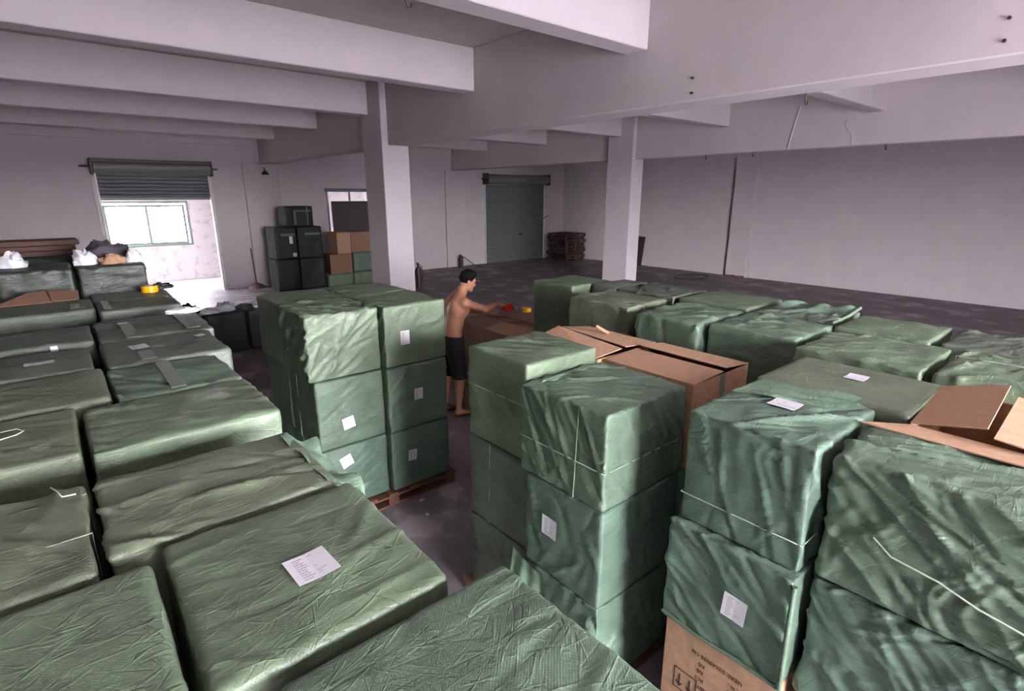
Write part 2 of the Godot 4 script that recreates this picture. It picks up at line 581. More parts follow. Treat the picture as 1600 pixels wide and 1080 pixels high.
func courtyard() -> void:
	struct("ground", box(Vector3(-250, -0.4, -280), Vector3(250, -0.21, 250)), M.yard, "pale ground outside the building", "ground")
	struct("floor", box(Vector3(-4.2, -0.2, -20.0), Vector3(17.45, -0.01, -17.1)), M.yard, "sunlit pale floor of the yard beyond the open doorway", "floor")
	struct("wall_outside", wall_z(-20.0, -19.8, -4.2, 17.45, 4.4, [[1.22, 3.45, 1.08, 2.43]]), M.yardwall, "stained white yard wall seen through the open doorway", "wall")
	struct("canopy", box(Vector3(-4.2, 4.4, -19.8), Vector3(17.45, 4.55, -17.1)), M.wall, "concrete canopy over the yard behind the shutter wall", "canopy")
	var w := thing("window_1", "white sliding window with a pale green sash in the yard wall", "window", Vector3(0, 0, -19.85))
	w.set_meta("kind", "structure")
	var f := mb()
	for r: Array in [[1.22, 3.45, 1.08, 1.14], [1.22, 3.45, 2.36, 2.43], [1.22, 1.28, 1.14, 2.36], [3.38, 3.45, 1.14, 2.36]]:
		bx(f, Vector3(r[0], r[2], -0.05), Vector3(r[1], r[3], 0.05), 0.004)
	part("window_frame", done(f), M.frame, w)
	for k in 2:
		var x0: float = [1.27, 2.30][k]
		var x1: float = [2.36, 3.34][k]
		var z: float = [-0.02, 0.02][k]
		var s := mb()
		for r: Array in [[x0, x1, 1.135, 1.20], [x0, x1, 2.25, 2.32], [x0, x0 + 0.065, 1.20, 2.25], [x1 - 0.065, x1, 1.20, 2.25]]:
			bx(s, Vector3(r[0], r[2], z - 0.015), Vector3(r[1], r[3], z + 0.015), 0.003)
		var sash := part("sash", done(s), M.frame, w)
		var q := QuadMesh.new()
		q.size = Vector2(x1 - x0 - 0.12, 1.06)
		part("pane", q, M.glass, sash, Vector3((x0 + x1) / 2, 1.73, z))


# ------------------------------------------------------------------ wrapped cartons
# a rounded box, base at y = 0, whose skin is creased like woven plastic pulled round a carton
func wrap_mesh(size: Vector3, o: Dictionary) -> ArrayMesh:
	var cell: float = o.get("cell", 0.03)
	var amp: float = o.get("amp", 0.008)
	var sd: float = o.get("seed", 1) * 7.31
	var r: float = o.get("r", 0.028) * 0.62
	var drape: float = o.get("drape", 0.0)
	var flats: Array = o.get("flats", [])
	var h := size / 2
	var nx := maxi(2, roundi(size.x / cell))
	var ny := maxi(2, roundi(size.y / cell))
	var nz := maxi(2, roundi(size.z / cell))
	var nn := Vector3i(nx, ny, nz)
	var rng := RandomNumberGenerator.new()
	rng.seed = int(sd * 100)
	var dir: Vector3 = o.get("dir", Vector3(rng.randf_range(0.4, 1), rng.randf_range(-0.9, -0.2), rng.randf_range(-0.7, 0.7)))
	var bs := Basis.looking_at(dir.normalized(), Vector3(0.1, 1, 0.2)).inverse()   # z of the result runs along the folds
	var off := Vector3(sd, sd * 0.37, -sd * 0.71)
	var across: float = o.get("across", 5.5)
	var along: float = o.get("along", 1.1)
	var verts := PackedVector3Array()
	var norms := PackedVector3Array()
	var idx := PackedInt32Array()
	var key := {}
	var inner := h - Vector3.ONE * r
	var cr := []   # sharp creases: a point on the skin, the direction along, the direction across, depth, width, length
	var area := 2.0 * (size.x * size.y + size.y * size.z + size.z * size.x)
	for i in (int(area * o.get("creases", 26.0)) if cell < 0.04 else 0):
		var p := Vector3(rng.randf_range(-1, 1), rng.randf_range(-1, 1), rng.randf_range(-1, 1)) * h
		var n := Vector3.ZERO
		var ax := rng.randi_range(0, 2)
		n[ax] = 1.0 if ax == 1 else (-1.0 if ax == 0 else 1.0)
		p[ax] = n[ax] * h[ax]
		var along_d := dir - n * dir.dot(n)
		along_d = (along_d.normalized() + Vector3(rng.randfn(0, 1), rng.randfn(0, 1), rng.randfn(0, 1)) * o.get("cvar", 0.3) * (1.0 if i % 4 else 2.5)).normalized()
		along_d = (along_d - n * along_d.dot(n)).normalized()
		var w := rng.randf_range(0.006, 0.017)
		cr.append([p, along_d, n.cross(along_d), n, amp * rng.randf_range(0.5, 1.6) * (1.0 if i % 3 else -0.8), w, rng.randf_range(0.06, 0.24) * o.get("clen", 1.0)])
	for ax in 3:
		var u := (ax + 1) % 3
		var v := (ax + 2) % 3
		for s in 2:
			var grid := PackedInt32Array()
			for i in nn[u] + 1:
				for j in nn[v] + 1:
					var c := Vector3i.ZERO
					c[ax] = nn[ax] * s
					c[u] = i
					c[v] = j
					var id := (c.x * 1000 + c.y) * 1000 + c.z
					if not key.has(id):
						var p := Vector3(2.0 * c.x / nx - 1, 2.0 * c.y / ny - 1, 2.0 * c.z / nz - 1) * h
						var q := p.clamp(-inner, inner)
						var n := (p - q).normalized() if p != q else Vector3.UP
						p = q + n * r
						var f := bs * (p + off)
						f = Vector3(f.x * across, f.y * across, f.z * along)
						f += Vector3.ONE * soft.get_noise_3dv(p * 2.5 + off) * 0.9
						var low := soft.get_noise_3dv(p * 3.2 - off)
						var k := fold.get_noise_3dv(f)
						var d := amp * (0.35 * k + 0.5 * low - 0.5)
						for e: Array in cr:
							if n.dot(e[3]) < 0.3:
								continue
							var v3: Vector3 = p - e[0]
							var t1: float = v3.dot(e[1]) / e[6]
							if absf(t1) > 1.0:
								continue
							var t2: float = absf(v3.dot(e[2])) / e[5]
							if t2 < 6.0:
								d += e[4] * (exp(-t2) - 0.3 * exp(-t2 * 0.3)) * (1.0 - t1 * t1)
						if drape > 0.0:
							var g := clampf((h.y - p.y) / size.y, 0, 1)
							d += drape * (0.35 + g) * (0.8 * k + 0.5 * low - 0.5) * (1.0 if absf(n.y) < 0.9 else 0.35)
						for fl: Array in flats:
							var w := smoothstep(fl[1] * 0.75, fl[1] * 1.5, p.distance_to(fl[0]))
							d *= w
						if n.y < -0.5:
							d = minf(d, 0) * 0.3
						if n.y > 0.9:
							d += 0.007 * (1 - pow(p.x / h.x, 2)) * (1 - pow(p.z / h.z, 2))
						p += n * d
						p.y = maxf(p.y, -h.y)
						key[id] = verts.size()
						verts.append(p + Vector3(0, h.y, 0))
						norms.append(Vector3.ZERO)
					grid.append(key[id])
			var m := nn[v] + 1
			for i in nn[u]:
				for j in nn[v]:
					var a := grid[i * m + j]
					var b := grid[(i + 1) * m + j]
					var c2 := grid[(i + 1) * m + j + 1]
					var d2 := grid[i * m + j + 1]
					var q4 := [a, b, c2, a, c2, d2] if s == 0 else [a, c2, b, a, d2, c2]
					idx.append_array(PackedInt32Array(q4))
	for t in range(0, idx.size(), 3):
		var a := idx[t]
		var b := idx[t + 1]
		var c := idx[t + 2]
		var n := (verts[c] - verts[a]).cross(verts[b] - verts[a])
		norms[a] += n
		norms[b] += n
		norms[c] += n
	for i in norms.size():
		norms[i] = norms[i].normalized()
	var arr := []
	arr.resize(Mesh.ARRAY_MAX)
	arr[Mesh.ARRAY_VERTEX] = verts
	arr[Mesh.ARRAY_NORMAL] = norms
	arr[Mesh.ARRAY_INDEX] = idx
	var me := ArrayMesh.new()
	me.add_surface_from_arrays(Mesh.PRIMITIVE_TRIANGLES, arr)
	return me


var paper_mesh := {}

func paper_label(t: Node3D, face: String, size: Vector3, at: Vector3, w: float, hh: float, rot: float, v: int) -> void:
	var k := "%.3f_%.3f" % [w, hh]
	if not paper_mesh.has(k):
		var st := mb()
		for i in 4:
			var a := -w / 2 + w * i / 4
			var b := a + w / 4
			var za := 0.0012 + 0.0025 * absf(i - 2) * 0.5
			var zb := 0.0012 + 0.0025 * absf(i + 1 - 2) * 0.5
			var q := [Vector3(a, -hh / 2, za), Vector3(b, -hh / 2, zb), Vector3(b, hh / 2, zb), Vector3(a, hh / 2, za)]
			for z: float in [0.0, -0.0015]:
				var uv := [Vector2(i / 4.0, 1), Vector2((i + 1) / 4.0, 1), Vector2((i + 1) / 4.0, 0), Vector2(i / 4.0, 0)]
				for c: int in ([0, 3, 2, 0, 2, 1] if z == 0.0 else [0, 1, 2, 0, 2, 3]):
					st.set_uv(uv[c])
					st.add_vertex(q[c] + Vector3(0, 0, z))
		paper_mesh[k] = done(st)
	var b := Basis.IDENTITY
	if face == "t":
		b = Basis(Vector3.RIGHT, -PI / 2)
	elif face == "x":
		b = Basis(Vector3.UP, -PI / 2)
	b = b * Basis(Vector3.BACK, rot)
	var p := part("paper_label", paper_mesh[k], M.paper[v % 3] if v >= 0 else M.plain_paper, t)
	p.transform = Transform3D(b, at)


func twine_loop(t: Node3D, size: Vector3, axis: String, pos: float, tight := 0.003) -> void:
	var h := size / 2 + Vector3.ONE * tight
	var pts := []
	if axis == "y":   # a loop lying level at height pos
		for k: Array in [[-1, -1], [1, -1], [1, 1], [-1, 1], [-1, -1]]:
			var c := Vector3(k[0] * (h.x - 0.012), pos, k[1] * (h.z - 0.012))
			pts.append(c + Vector3(k[0], 0, k[1]) * 0.006)
	elif axis == "z":   # a loop round the box across z = pos
		for k: Array in [[-1, -1], [1, -1], [1, 1], [-1, 1], [-1, -1]]:
			pts.append(Vector3(k[0] * (h.x - 0.006), size.y / 2 + k[1] * (h.y - 0.006), pos + 0.01 * k[1]))
	else:
		for k: Array in [[-1, -1], [1, -1], [1, 1], [-1, 1], [-1, -1]]:
			pts.append(Vector3(pos + 0.008 * k[1], size.y / 2 + k[1] * (h.y - 0.006), k[0] * (h.z - 0.006)))
	part("twine", tube_mesh(pts, 0.0022, 6), M.twine, t)


func tape_strip(t: Node3D, lo: Vector3, hi: Vector3) -> void:
	part("packing_tape", box(lo, hi, 0.001), M.tape, t)


# b = [x0, x1, y0, y1, z0, z1] in the room
func wrapped(label: String, b: Array, o := {}) -> Node3D:
	var size := Vector3(b[1] - b[0], b[3] - b[2], b[5] - b[4])
	var base := Vector3((b[0] + b[1]) / 2, b[2], (b[4] + b[5]) / 2)
	var t := thing(o.get("name", "wrapped_carton"), label, o.get("cat", "wrapped carton"), base, o.get("group", "cartons wrapped in green woven plastic"))
	t.rotation.y = deg_to_rad(o.get("yaw", 0.0))
	var labs := []
	for l: Array in o.get("labels", []):   # [face, u, v, width, height, turn in degrees, print]
		var p := Vector3.ZERO
		if l[0] == "t":
			p = Vector3(l[1] - base.x, size.y, l[2] - base.z)
		elif l[0] == "x":
			p = Vector3(-size.x / 2, l[2] - base.y, l[1] - base.z)
		else:
			p = Vector3(l[1] - base.x, l[2] - base.y, size.z / 2)
		labs.append(p)
	var flats := []
	for i in labs.size():
		flats.append([labs[i] - Vector3(0, size.y / 2, 0), maxf(o.labels[i][3], o.labels[i][4]) * 0.75])
	o.flats = flats
	part("wrapping", wrap_mesh(size, o), o.get("mat", M.wrap[o.get("tone", 0)]), t)
	for i in labs.size():
		var l: Array = o.labels[i]
		var out := Vector3.UP if l[0] == "t" else (Vector3.LEFT if l[0] == "x" else Vector3.BACK)
		var lift := 0.004
		if l[0] == "t":
			lift += 0.006
		paper_label(t, l[0], size, labs[i] + out * lift, l[3], l[4], deg_to_rad(l[5]), l[6])
	for l: Array in o.get("twine", []):
		twine_loop(t, size, l[0], l[1])
	for l: Array in o.get("tape", []):   # [x, z centre, half x, half z] of a strip along the top
		var c := Vector3(l[0] - base.x, size.y + 0.007, l[1] - base.z)
		tape_strip(t, c - Vector3(l[2], 0.0015, l[3]), c + Vector3(l[2], 0.0015, l[3]))
	return t


# a crumpled end of the plastic sheet, between four corners
func tail(t: Node3D, a: Vector3, b: Vector3, c: Vector3, d: Vector3, amp: float, sd: float) -> void:
	var st := mb()
	st.set_smooth_group(0)
	var n := 14
	var nrm := (c - a).cross(b - a).normalized()
	var at := func(i: int, j: int) -> Vector3:
		var u := float(i) / n
		var v := float(j) / n
		var p := a.lerp(b, u).lerp(d.lerp(c, u), v)
		var w := 0.25 + 0.75 * v
		var pleat := sin((u + 0.08 * soft.get_noise_2d(v * 2, sd)) * TAU * 2.5 + sd) * 0.45
		return p + nrm * amp * w * (pleat + 0.9 * soft.get_noise_2d(u * 1.5 + sd, v * 1.5 + sd)) + (d - a) * 0.10 * v * soft.get_noise_2d(u * 2.2 + sd, 0)
	for i in n:
		for j in n:
			quad(st, at.call(i, j), at.call(i + 1, j), at.call(i + 1, j + 1), at.call(i, j + 1), nrm)
	part("wrap_tail", done(st), M.sheet, t)


func under(top: Array, levels: Array, label: String, o := {}) -> void:
	# the cartons below a top one, almost wholly hidden
	for i in levels.size() - 1:
		var q := o.duplicate()
		q.merge({"cell": 0.06, "amp": 0.008, "tone": i % 4, "seed": top[0] * 13 + top[4] * 7 + i, "group": "lower cartons in the green stacks"}, false)
		wrapped((["bottom", "middle", "upper"][i] + " layer carton " + label) if label.begins_with("beneath") else label, [top[0], top[1], levels[i], levels[i + 1], top[4], top[5]], q)


func green_goods() -> void:
	# --- left block, two stacks wide, seen from above. Right hand file (B) from near to far
	var left := [
		["big green bale nearest the camera at the bottom edge, without paper label", [0.17, 0.70, -0.86, -0.28], {"seed": 3, "cell": 0.011, "amp": 0.006, "tone": 1, "dir": Vector3(1, -0.2, -0.25)}, 1.75],
		["big green bale on the left block with a printed white label on top", [0.07, 0.58, -1.465, -0.90], {"seed": 14, "cell": 0.011, "amp": 0.006, "tone": 0, "dir": Vector3(1, -0.3, 0.15), "labels": [["t", 0.333, -1.125, 0.098, 0.105, 3, 0]], "r": 0.035}, 1.75],
		["olive crumpled bale with a ruffled plastic tail at its right end", [-0.035, 0.56, -1.975, -1.49], {"seed": 5, "cell": 0.011, "amp": 0.011, "tone": 2, "dir": Vector3(1, -0.2, 0.3), "r": 0.03}, 1.75],
		["green bale with a bright front edge behind the ruffled bale", [-0.03, 0.605, -2.72, -2.19], {"seed": 26, "cell": 0.018, "amp": 0.010, "tone": 0, "dir": Vector3(1, -0.2, 0.1)}, 1.75],
		["dark green loosely folded bale, fifth back in the right hand file of the left block", [0.09, 0.60, -3.29, -2.745], {"seed": 37, "cell": 0.018, "amp": 0.018, "tone": 1, "dir": Vector3(0.8, -0.4, 0.6), "tape": [[0.33, -3.0, 0.03, 0.25]]}, 1.75],
		["green bale with a small white sheet and glossy tape, in the left block's right file", [0.10, 0.69, -3.93, -3.34], {"seed": 48, "cell": 0.022, "amp": 0.014, "tone": 4, "dir": Vector3(1, -0.2, -0.3), "labels": [["t", 0.275, -3.65, 0.085, 0.10, 8, 1], ["t", 0.60, -3.72, 0.05, 0.05, 20, -1]], "tape": [[0.29, -3.45, 0.035, 0.1]]}, 1.75],
		["taped green bale just in front of the gap near the shutter, seventh back", [0.11, 0.74, -4.66, -3.97], {"seed": 59, "cell": 0.022, "amp": 0.014, "tone": 4, "dir": Vector3(1, -0.2, -0.2), "tape": [[0.62, -4.3, 0.04, 0.3], [0.28, -4.2, 0.035, 0.25]], "labels": [["t", 0.27, -4.42, 0.06, 0.05, 0, -1]]}, 1.75],
		["smooth green bale with a white cord along its front edge behind the gap", [0.18, 0.73, -5.52, -5.06], {"seed": 61, "cell": 0.022, "amp": 0.008, "tone": 4, "twine": [["z", 0.16]], "tape": [[0.24, -5.3, 0.025, 0.2]]}, 1.75],
		["green bale carrying the yellow tape roll", [0.17, 0.74, -6.03, -5.54], {"seed": 72, "cell": 0.022, "amp": 0.010, "tone": 4}, 1.75],
		["tall dark green bale with the grey cloth bundle on top, before the shutter", [0.12, 0.635, -6.75, -6.07], {"seed": 83, "cell": 0.022, "amp": 0.014, "tone": 5, "dir": Vector3(1, 0, 0.1), "mid": true, "tape": [[0.5, -6.4, 0.04, 0.3]]}, 1.985],
		["green bale in the bottom left corner of the view", [-0.58, 0.05, -1.415, -0.87], {"seed": 94, "cell": 0.011, "amp": 0.006, "tone": 0, "dir": Vector3(0.3, -0.4, 1), "r": 0.035}, 1.75],
		["green bale crossed by two thin cords, second in the left hand file", [-0.63, -0.05, -1.985, -1.44], {"seed": 15, "cell": 0.016, "amp": 0.012, "tone": 2, "dir": Vector3(0.4, -0.5, 0.9), "twine": [["z", 0.06], ["z", -0.19]]}, 1.75],
		["green bale with a faint cord loop on top and a bright front face, left edge", [-0.66, -0.045, -2.78, -2.24], {"seed": 26.5, "cell": 0.018, "amp": 0.010, "tone": 2, "dir": Vector3(1, -0.3, 0.3)}, 1.75],
		["smooth green bale fourth in the left hand file, overhanging its neighbour", [-0.55, 0.085, -3.365, -2.81], {"seed": 37.5, "cell": 0.02, "amp": 0.008, "tone": 2}, 1.75],
		["green bale with a long white label, fifth in the left hand file", [-0.53, 0.06, -3.92, -3.39], {"seed": 48.5, "cell": 0.022, "amp": 0.009, "tone": 4, "labels": [["t", -0.16, -3.60, 0.12, 0.055, 0, 2]]}, 1.75],
		["grey green bale with a small white scrap on its front edge, left block", [-0.51, 0.095, -4.58, -4.06], {"seed": 59.5, "cell": 0.022, "amp": 0.010, "tone": 4}, 1.75],
		["green bale with open brown flaps standing at its back, left edge of the view", [-0.46, 0.17, -5.80, -5.22], {"seed": 61.5, "cell": 0.022, "amp": 0.010, "tone": 4, "tape": [[0.05, -5.4, 0.03, 0.13]], "labels": [["t", 0.07, -5.27, 0.07, 0.03, 0, -1]]}, 1.75],
		["dark green bale with rounded shoulders left of the cloth bundle", [-0.43, 0.105, -6.78, -6.14], {"seed": 72.5, "cell": 0.024, "amp": 0.014, "tone": 5, "r": 0.06, "mid": true}, 1.985],
		["dark green bale cut off by the left edge of the view, below the dark planks", [-1.02, -0.47, -6.78, -6.2], {"seed": 83.5, "cell": 0.024, "amp": 0.012, "tone": 5, "mid": true}, 1.96],
	]
	var SL := ["bale nearest the camera", "bale with the big printed label", "ruffled olive bale", "bright edged bale behind the ruffled one", "loosely folded fifth bale", "bale with the small white sheet", "taped bale before the gap", "white corded bale behind the gap", "bale carrying the tape roll", "bale carrying the cloth bundle",
		"corner bale at the bottom left", "bale crossed by two cords", "bale with the faint cord loop", "overhanging bale of the left file", "bale with the long white label", "bale with the white scrap", "bale with the open brown flaps", "round shouldered dark bale", "dark bale cut by the left edge"]
	var li := 0
	for r: Array in left:
		var q: Array = r[1]
		var y0 := 1.22 if not r[2].has("mid") else 1.36
		r[2].group = "green bales on top of the left block"
		r[2].cat = "bale"
		r[2].name = "wrapped_bale"
		var t := wrapped(r[0], [q[0], q[1], y0, r[3], q[2], q[3]], r[2])
		under([q[0], q[1], 0, 0, q[2], q[3]], [0.0, 0.61, 1.22] if y0 == 1.22 else [0.0, 0.68, 1.36], "beneath the " + SL[li])
		li += 1
		if r[2].seed == 5:
			tail(t, Vector3(0.25, 0.532, -0.2), Vector3(0.26, 0.532, 0.238), Vector3(0.375, 0.45, 0.238), Vector3(0.36, 0.47, -0.16), 0.03, 4.0)
		elif r[2].seed == 15:
			part("cord_end", tube_mesh([Vector3(0.21, 0.545, -0.25), Vector3(0.225, 0.55, -0.2), Vector3(0.235, 0.545, -0.165), Vector3(0.265, 0.54, -0.17)], 0.0026, 6), M.twine, t)
		elif r[2].seed == 26.5:
			part("cord_loop", tube_mesh([Vector3(-0.05, 0.538, 0.09), Vector3(0.08, 0.54, 0.0), Vector3(0.13, 0.54, -0.02), Vector3(0.15, 0.54, -0.05), Vector3(0.13, 0.54, -0.09), Vector3(-0.05, 0.538, -0.08)], 0.002, 6), M.twine, t)
		elif r[2].seed == 59.5:
			part("paper_scrap", box(Vector3(0.09, 0.49, 0.255), Vector3(0.125, 0.525, 0.268), 0.002), M.plain_paper, t)
		elif r[2].seed == 61.5:
			flap(t, Vector3(-0.30, 0.535, -0.21), Vector3(0.055, 0.535, -0.20), Vector3(0.03, 0.60, -0.42), Vector3(-0.08, 0.60, -0.42), "carton_flap", M.card_dark)
			flap(t, Vector3(0.06, 0.54, -0.20), Vector3(0.235, 0.54, -0.20), Vector3(0.245, 0.585, -0.40), Vector3(0.045, 0.60, -0.42), "carton_flap", M.card_dark)

	# --- middle stack of twelve on its pallet
	pallet("reddish wooden pallet under the middle stack of green cartons", Vector3(1.24, 0, -5.06), Vector3(2.52, 0.12, -3.80))
	var lev := [0.12, 0.66, 1.235, 1.755]
	var side := ["left", "right"]
	var height := ["bottom", "middle", "top"]
	for i in 2:
		for k in 2:
			for l in 3:
				var x0: float = [1.285, 1.895][i]
				var x1: float = [1.88, 2.48][i]
				var z1: float = ([-3.86, -3.82][i]) if k == 0 else -4.455
				var z0: float = -4.44 if k == 0 else -5.04
				if l < 2:
					x0 += 0.03 * (1 - i)
				var labs := []
				if k == 0:
					if i == 1:
						labs = [["z", [2.087, 2.175, 2.075][l], [0.412, 0.962, 1.475][l], 0.082, [0.1, 0.1, 0.118][l], [-6, -3, 0][l], 1 + l]]
					elif l < 2:
						labs = [["z", [1.512, 1.555][l], [0.528, 0.853][l], 0.098, 0.098, [18, 9][l], l]]
				var lab := "%s green carton on the front %s of the middle stack" % [height[l], side[i]]
				if k == 0 and (i == 1 or l < 2):
					lab += ", with a white label"
				elif k == 0:
					lab += ", creased and without label"
				if k == 1:
					lab = "%s green carton at the back %s of the middle stack" % [height[l], side[i]]
				var o := {"seed": 100 + i * 17 + k * 5 + l * 3, "cell": 0.02 if k == 0 else 0.03, "amp": 0.013 if l == 2 else 0.009, "tone": [3, 1, 0][l], "labels": labs, "group": "green cartons in the middle stack", "dir": Vector3(0.9, 0.5, 0.5) if l == 2 else Vector3(0.8, 0.4, -0.3)}
				if k == 0 and i == 0 and l == 2:
					o.amp = 0.018
					o.creases = 60.0
					o.clen = 1.6
				if k == 0 and i == 0 and l < 2:
					o.twine = [["z", -0.12]]
				wrapped(lab, [x0, x1, lev[l], lev[l + 1] - 0.003, z0, z1], o)

	# --- the near stack C right of the aisle, two deep
	var cn := {"group": "green cartons in the stack beside the aisle"}
	var t2 := wrapped("top near carton of the aisle stack, dark side crossed by white cord, bright creased end", [1.72, 2.36, 1.18, 1.665, -1.97, -1.39],
		{"seed": 201, "cell": 0.011, "amp": 0.012, "creases": 40.0, "clen": 2.0, "cvar": 0.2, "tone": 1, "dir": Vector3(0.5, -0.7, 0.5), "twine": [["z", 0.11], ["y", 0.2]], "group": cn.group})
	tail(t2, Vector3(-0.27, 0.49, -0.26), Vector3(0.03, 0.49, -0.25), Vector3(0.10, 0.505, -0.20), Vector3(-0.22, 0.495, -0.19), 0.014, 9.0)
	wrapped("top far carton of the aisle stack, smooth green top beside the open brown carton", [1.775, 2.34, 1.18, 1.745, -2.52, -1.985],
		{"seed": 202, "cell": 0.018, "amp": 0.013, "tone": 0, "dir": Vector3(0.3, -0.6, 0.9), "group": cn.group, "twine": [["y", 0.33]]})
	wrapped("middle near carton of the aisle stack with a white label folded on its dark side", [1.72, 2.36, 0.64, 1.178, -1.93, -1.39],
		{"seed": 203, "cell": 0.018, "amp": 0.014, "tone": 3, "dir": Vector3(0.4, -0.9, 0.3), "labels": [["x", -1.73, 0.937, 0.105, 0.112, -3, 1]], "group": cn.group})
	wrapped("middle far carton of the aisle stack with pale vertical cords down its side", [1.765, 2.34, 0.64, 1.178, -2.50, -1.95],
		{"seed": 204, "cell": 0.022, "amp": 0.006, "tone": 4, "twine": [["z", 0.267], ["z", -0.08]], "group": cn.group})
	var t3 := wrapped("bottom near carton of the aisle stack, loose plastic hanging from its side", [1.72, 2.36, 0.1, 0.638, -1.93, -1.39],
		{"seed": 205, "cell": 0.02, "amp": 0.02, "tone": 3, "dir": Vector3(0.4, -0.9, 0.3), "group": cn.group})
	tail(t3, Vector3(-0.33, 0.56, -0.36), Vector3(-0.335, 0.52, -0.13), Vector3(-0.36, 0.2, -0.06), Vector3(-0.38, 0.24, -0.32), 0.03, 2.0)
	wrapped("bottom far carton of the aisle stack, wrinkled and in shade near the floor", [1.76, 2.34, 0.1, 0.638, -2.52, -1.95],
		{"seed": 206, "cell": 0.022, "amp": 0.018, "tone": 4, "dir": Vector3(0.3, -0.9, 0.4), "group": cn.group})
	pallet("wooden pallet under the aisle stack and its brown cartons", Vector3(1.74, 0, -2.58), Vector3(2.98, 0.1, -1.40))
	for z: Array in [[-1.98, -1.39], [-2.58, -2.0]]:
		under([2.40, 2.96, 0, 0, z[0], z[1]], [0.1, 0.65, 1.17], "beneath the brown carton with " + ("the split lid" if z[0] == -1.98 else "loose raised flaps"))

	# --- right hand stack R with label and brown carton
	var gr := "green cartons in the right hand foreground"
	var t4 := wrapped("upright green carton with a torn white label on top and a cord round its foot", [1.89, 2.50, 1.242, 1.75, -1.11, -0.60],
		{"seed": 301, "cell": 0.011, "cvar": 0.15, "clen": 1.6, "amp": 0.012, "tone": 3, "dir": Vector3(0.3, -1, 0.25), "labels": [["t", 2.215, -0.858, 0.10, 0.11, 0, 2]], "twine": [["y", 0.125]], "group": gr, "r": 0.035})
	tail(t4, Vector3(0.02, 0.515, -0.24), Vector3(0.29, 0.515, -0.22), Vector3(0.30, 0.53, 0.2), Vector3(0.12, 0.517, 0.12), 0.016, 6.0)
	var t5 := wrapped("green carton with a tilted white label above the printed brown carton", [1.85, 2.50, 0.735, 1.24, -1.125, -0.59],
		{"seed": 302, "cell": 0.010, "amp": 0.011, "creases": 42.0, "clen": 2.4, "cvar": 0.15, "along": 0.5, "tone": 3, "dir": Vector3(0.2, -0.7, 0.75), "across": 7.0, "labels": [["x", -0.795, 0.990, 0.098, 0.112, -4, 0]], "group": gr})
	var hem := mb()
	tube(hem, [Vector3(-0.325, 0.03, -0.26), Vector3(-0.332, 0.02, -0.1), Vector3(-0.328, 0.026, 0.1), Vector3(-0.327, 0.02, 0.262)], 0.008, 8)
	part("wrap_hem", done(hem), M.wrap[1], t5)
	hem = mb()
	tube(hem, [Vector3(-0.328, 0.49, 0.268), Vector3(-0.335, 0.3, 0.27), Vector3(-0.33, 0.02, 0.272)], 0.010, 8)
	part("wrap_hem", done(hem), M.wrap[1], t5)
	# --- big draped stack at the right edge
	var t6 := wrapped("large loosely draped green bale at the right edge, heavy diagonal folds", [1.93, 2.36, 1.24, 1.745, -0.575, 0.14],
		{"seed": 311, "cell": 0.009, "amp": 0.012, "drape": 0.014, "creases": 46.0, "clen": 3.0, "cvar": 0.16, "tone": 1, "dir": Vector3(0.3, -0.55, 0.8), "across": 3.4, "along": 0.4, "r": 0.06, "group": gr})
	part("cord", tube_mesh([Vector3(-0.215, 0.255, -0.19), Vector3(-0.23, 0.22, -0.13), Vector3(-0.232, 0.205, 0.0), Vector3(-0.235, 0.175, 0.1), Vector3(-0.23, 0.14, 0.3)], 0.003, 6), M.twine, t6)
	wrapped("lower draped green bale at the right edge, under the loosely draped one", [1.93, 2.40, 0.70, 1.238, -0.575, 0.14],
		{"seed": 312, "cell": 0.010, "amp": 0.012, "drape": 0.014, "creases": 46.0, "clen": 3.0, "cvar": 0.16, "tone": 3, "dir": Vector3(0.3, -0.6, 0.75), "across": 3.6, "along": 0.4, "r": 0.05, "group": gr})
	wrapped("green bale at floor level under the draped bales at the right edge", [1.95, 2.40, 0.0, 0.698, -0.575, 0.14], {"seed": 313, "cell": 0.03, "amp": 0.02, "tone": 3, "group": gr})

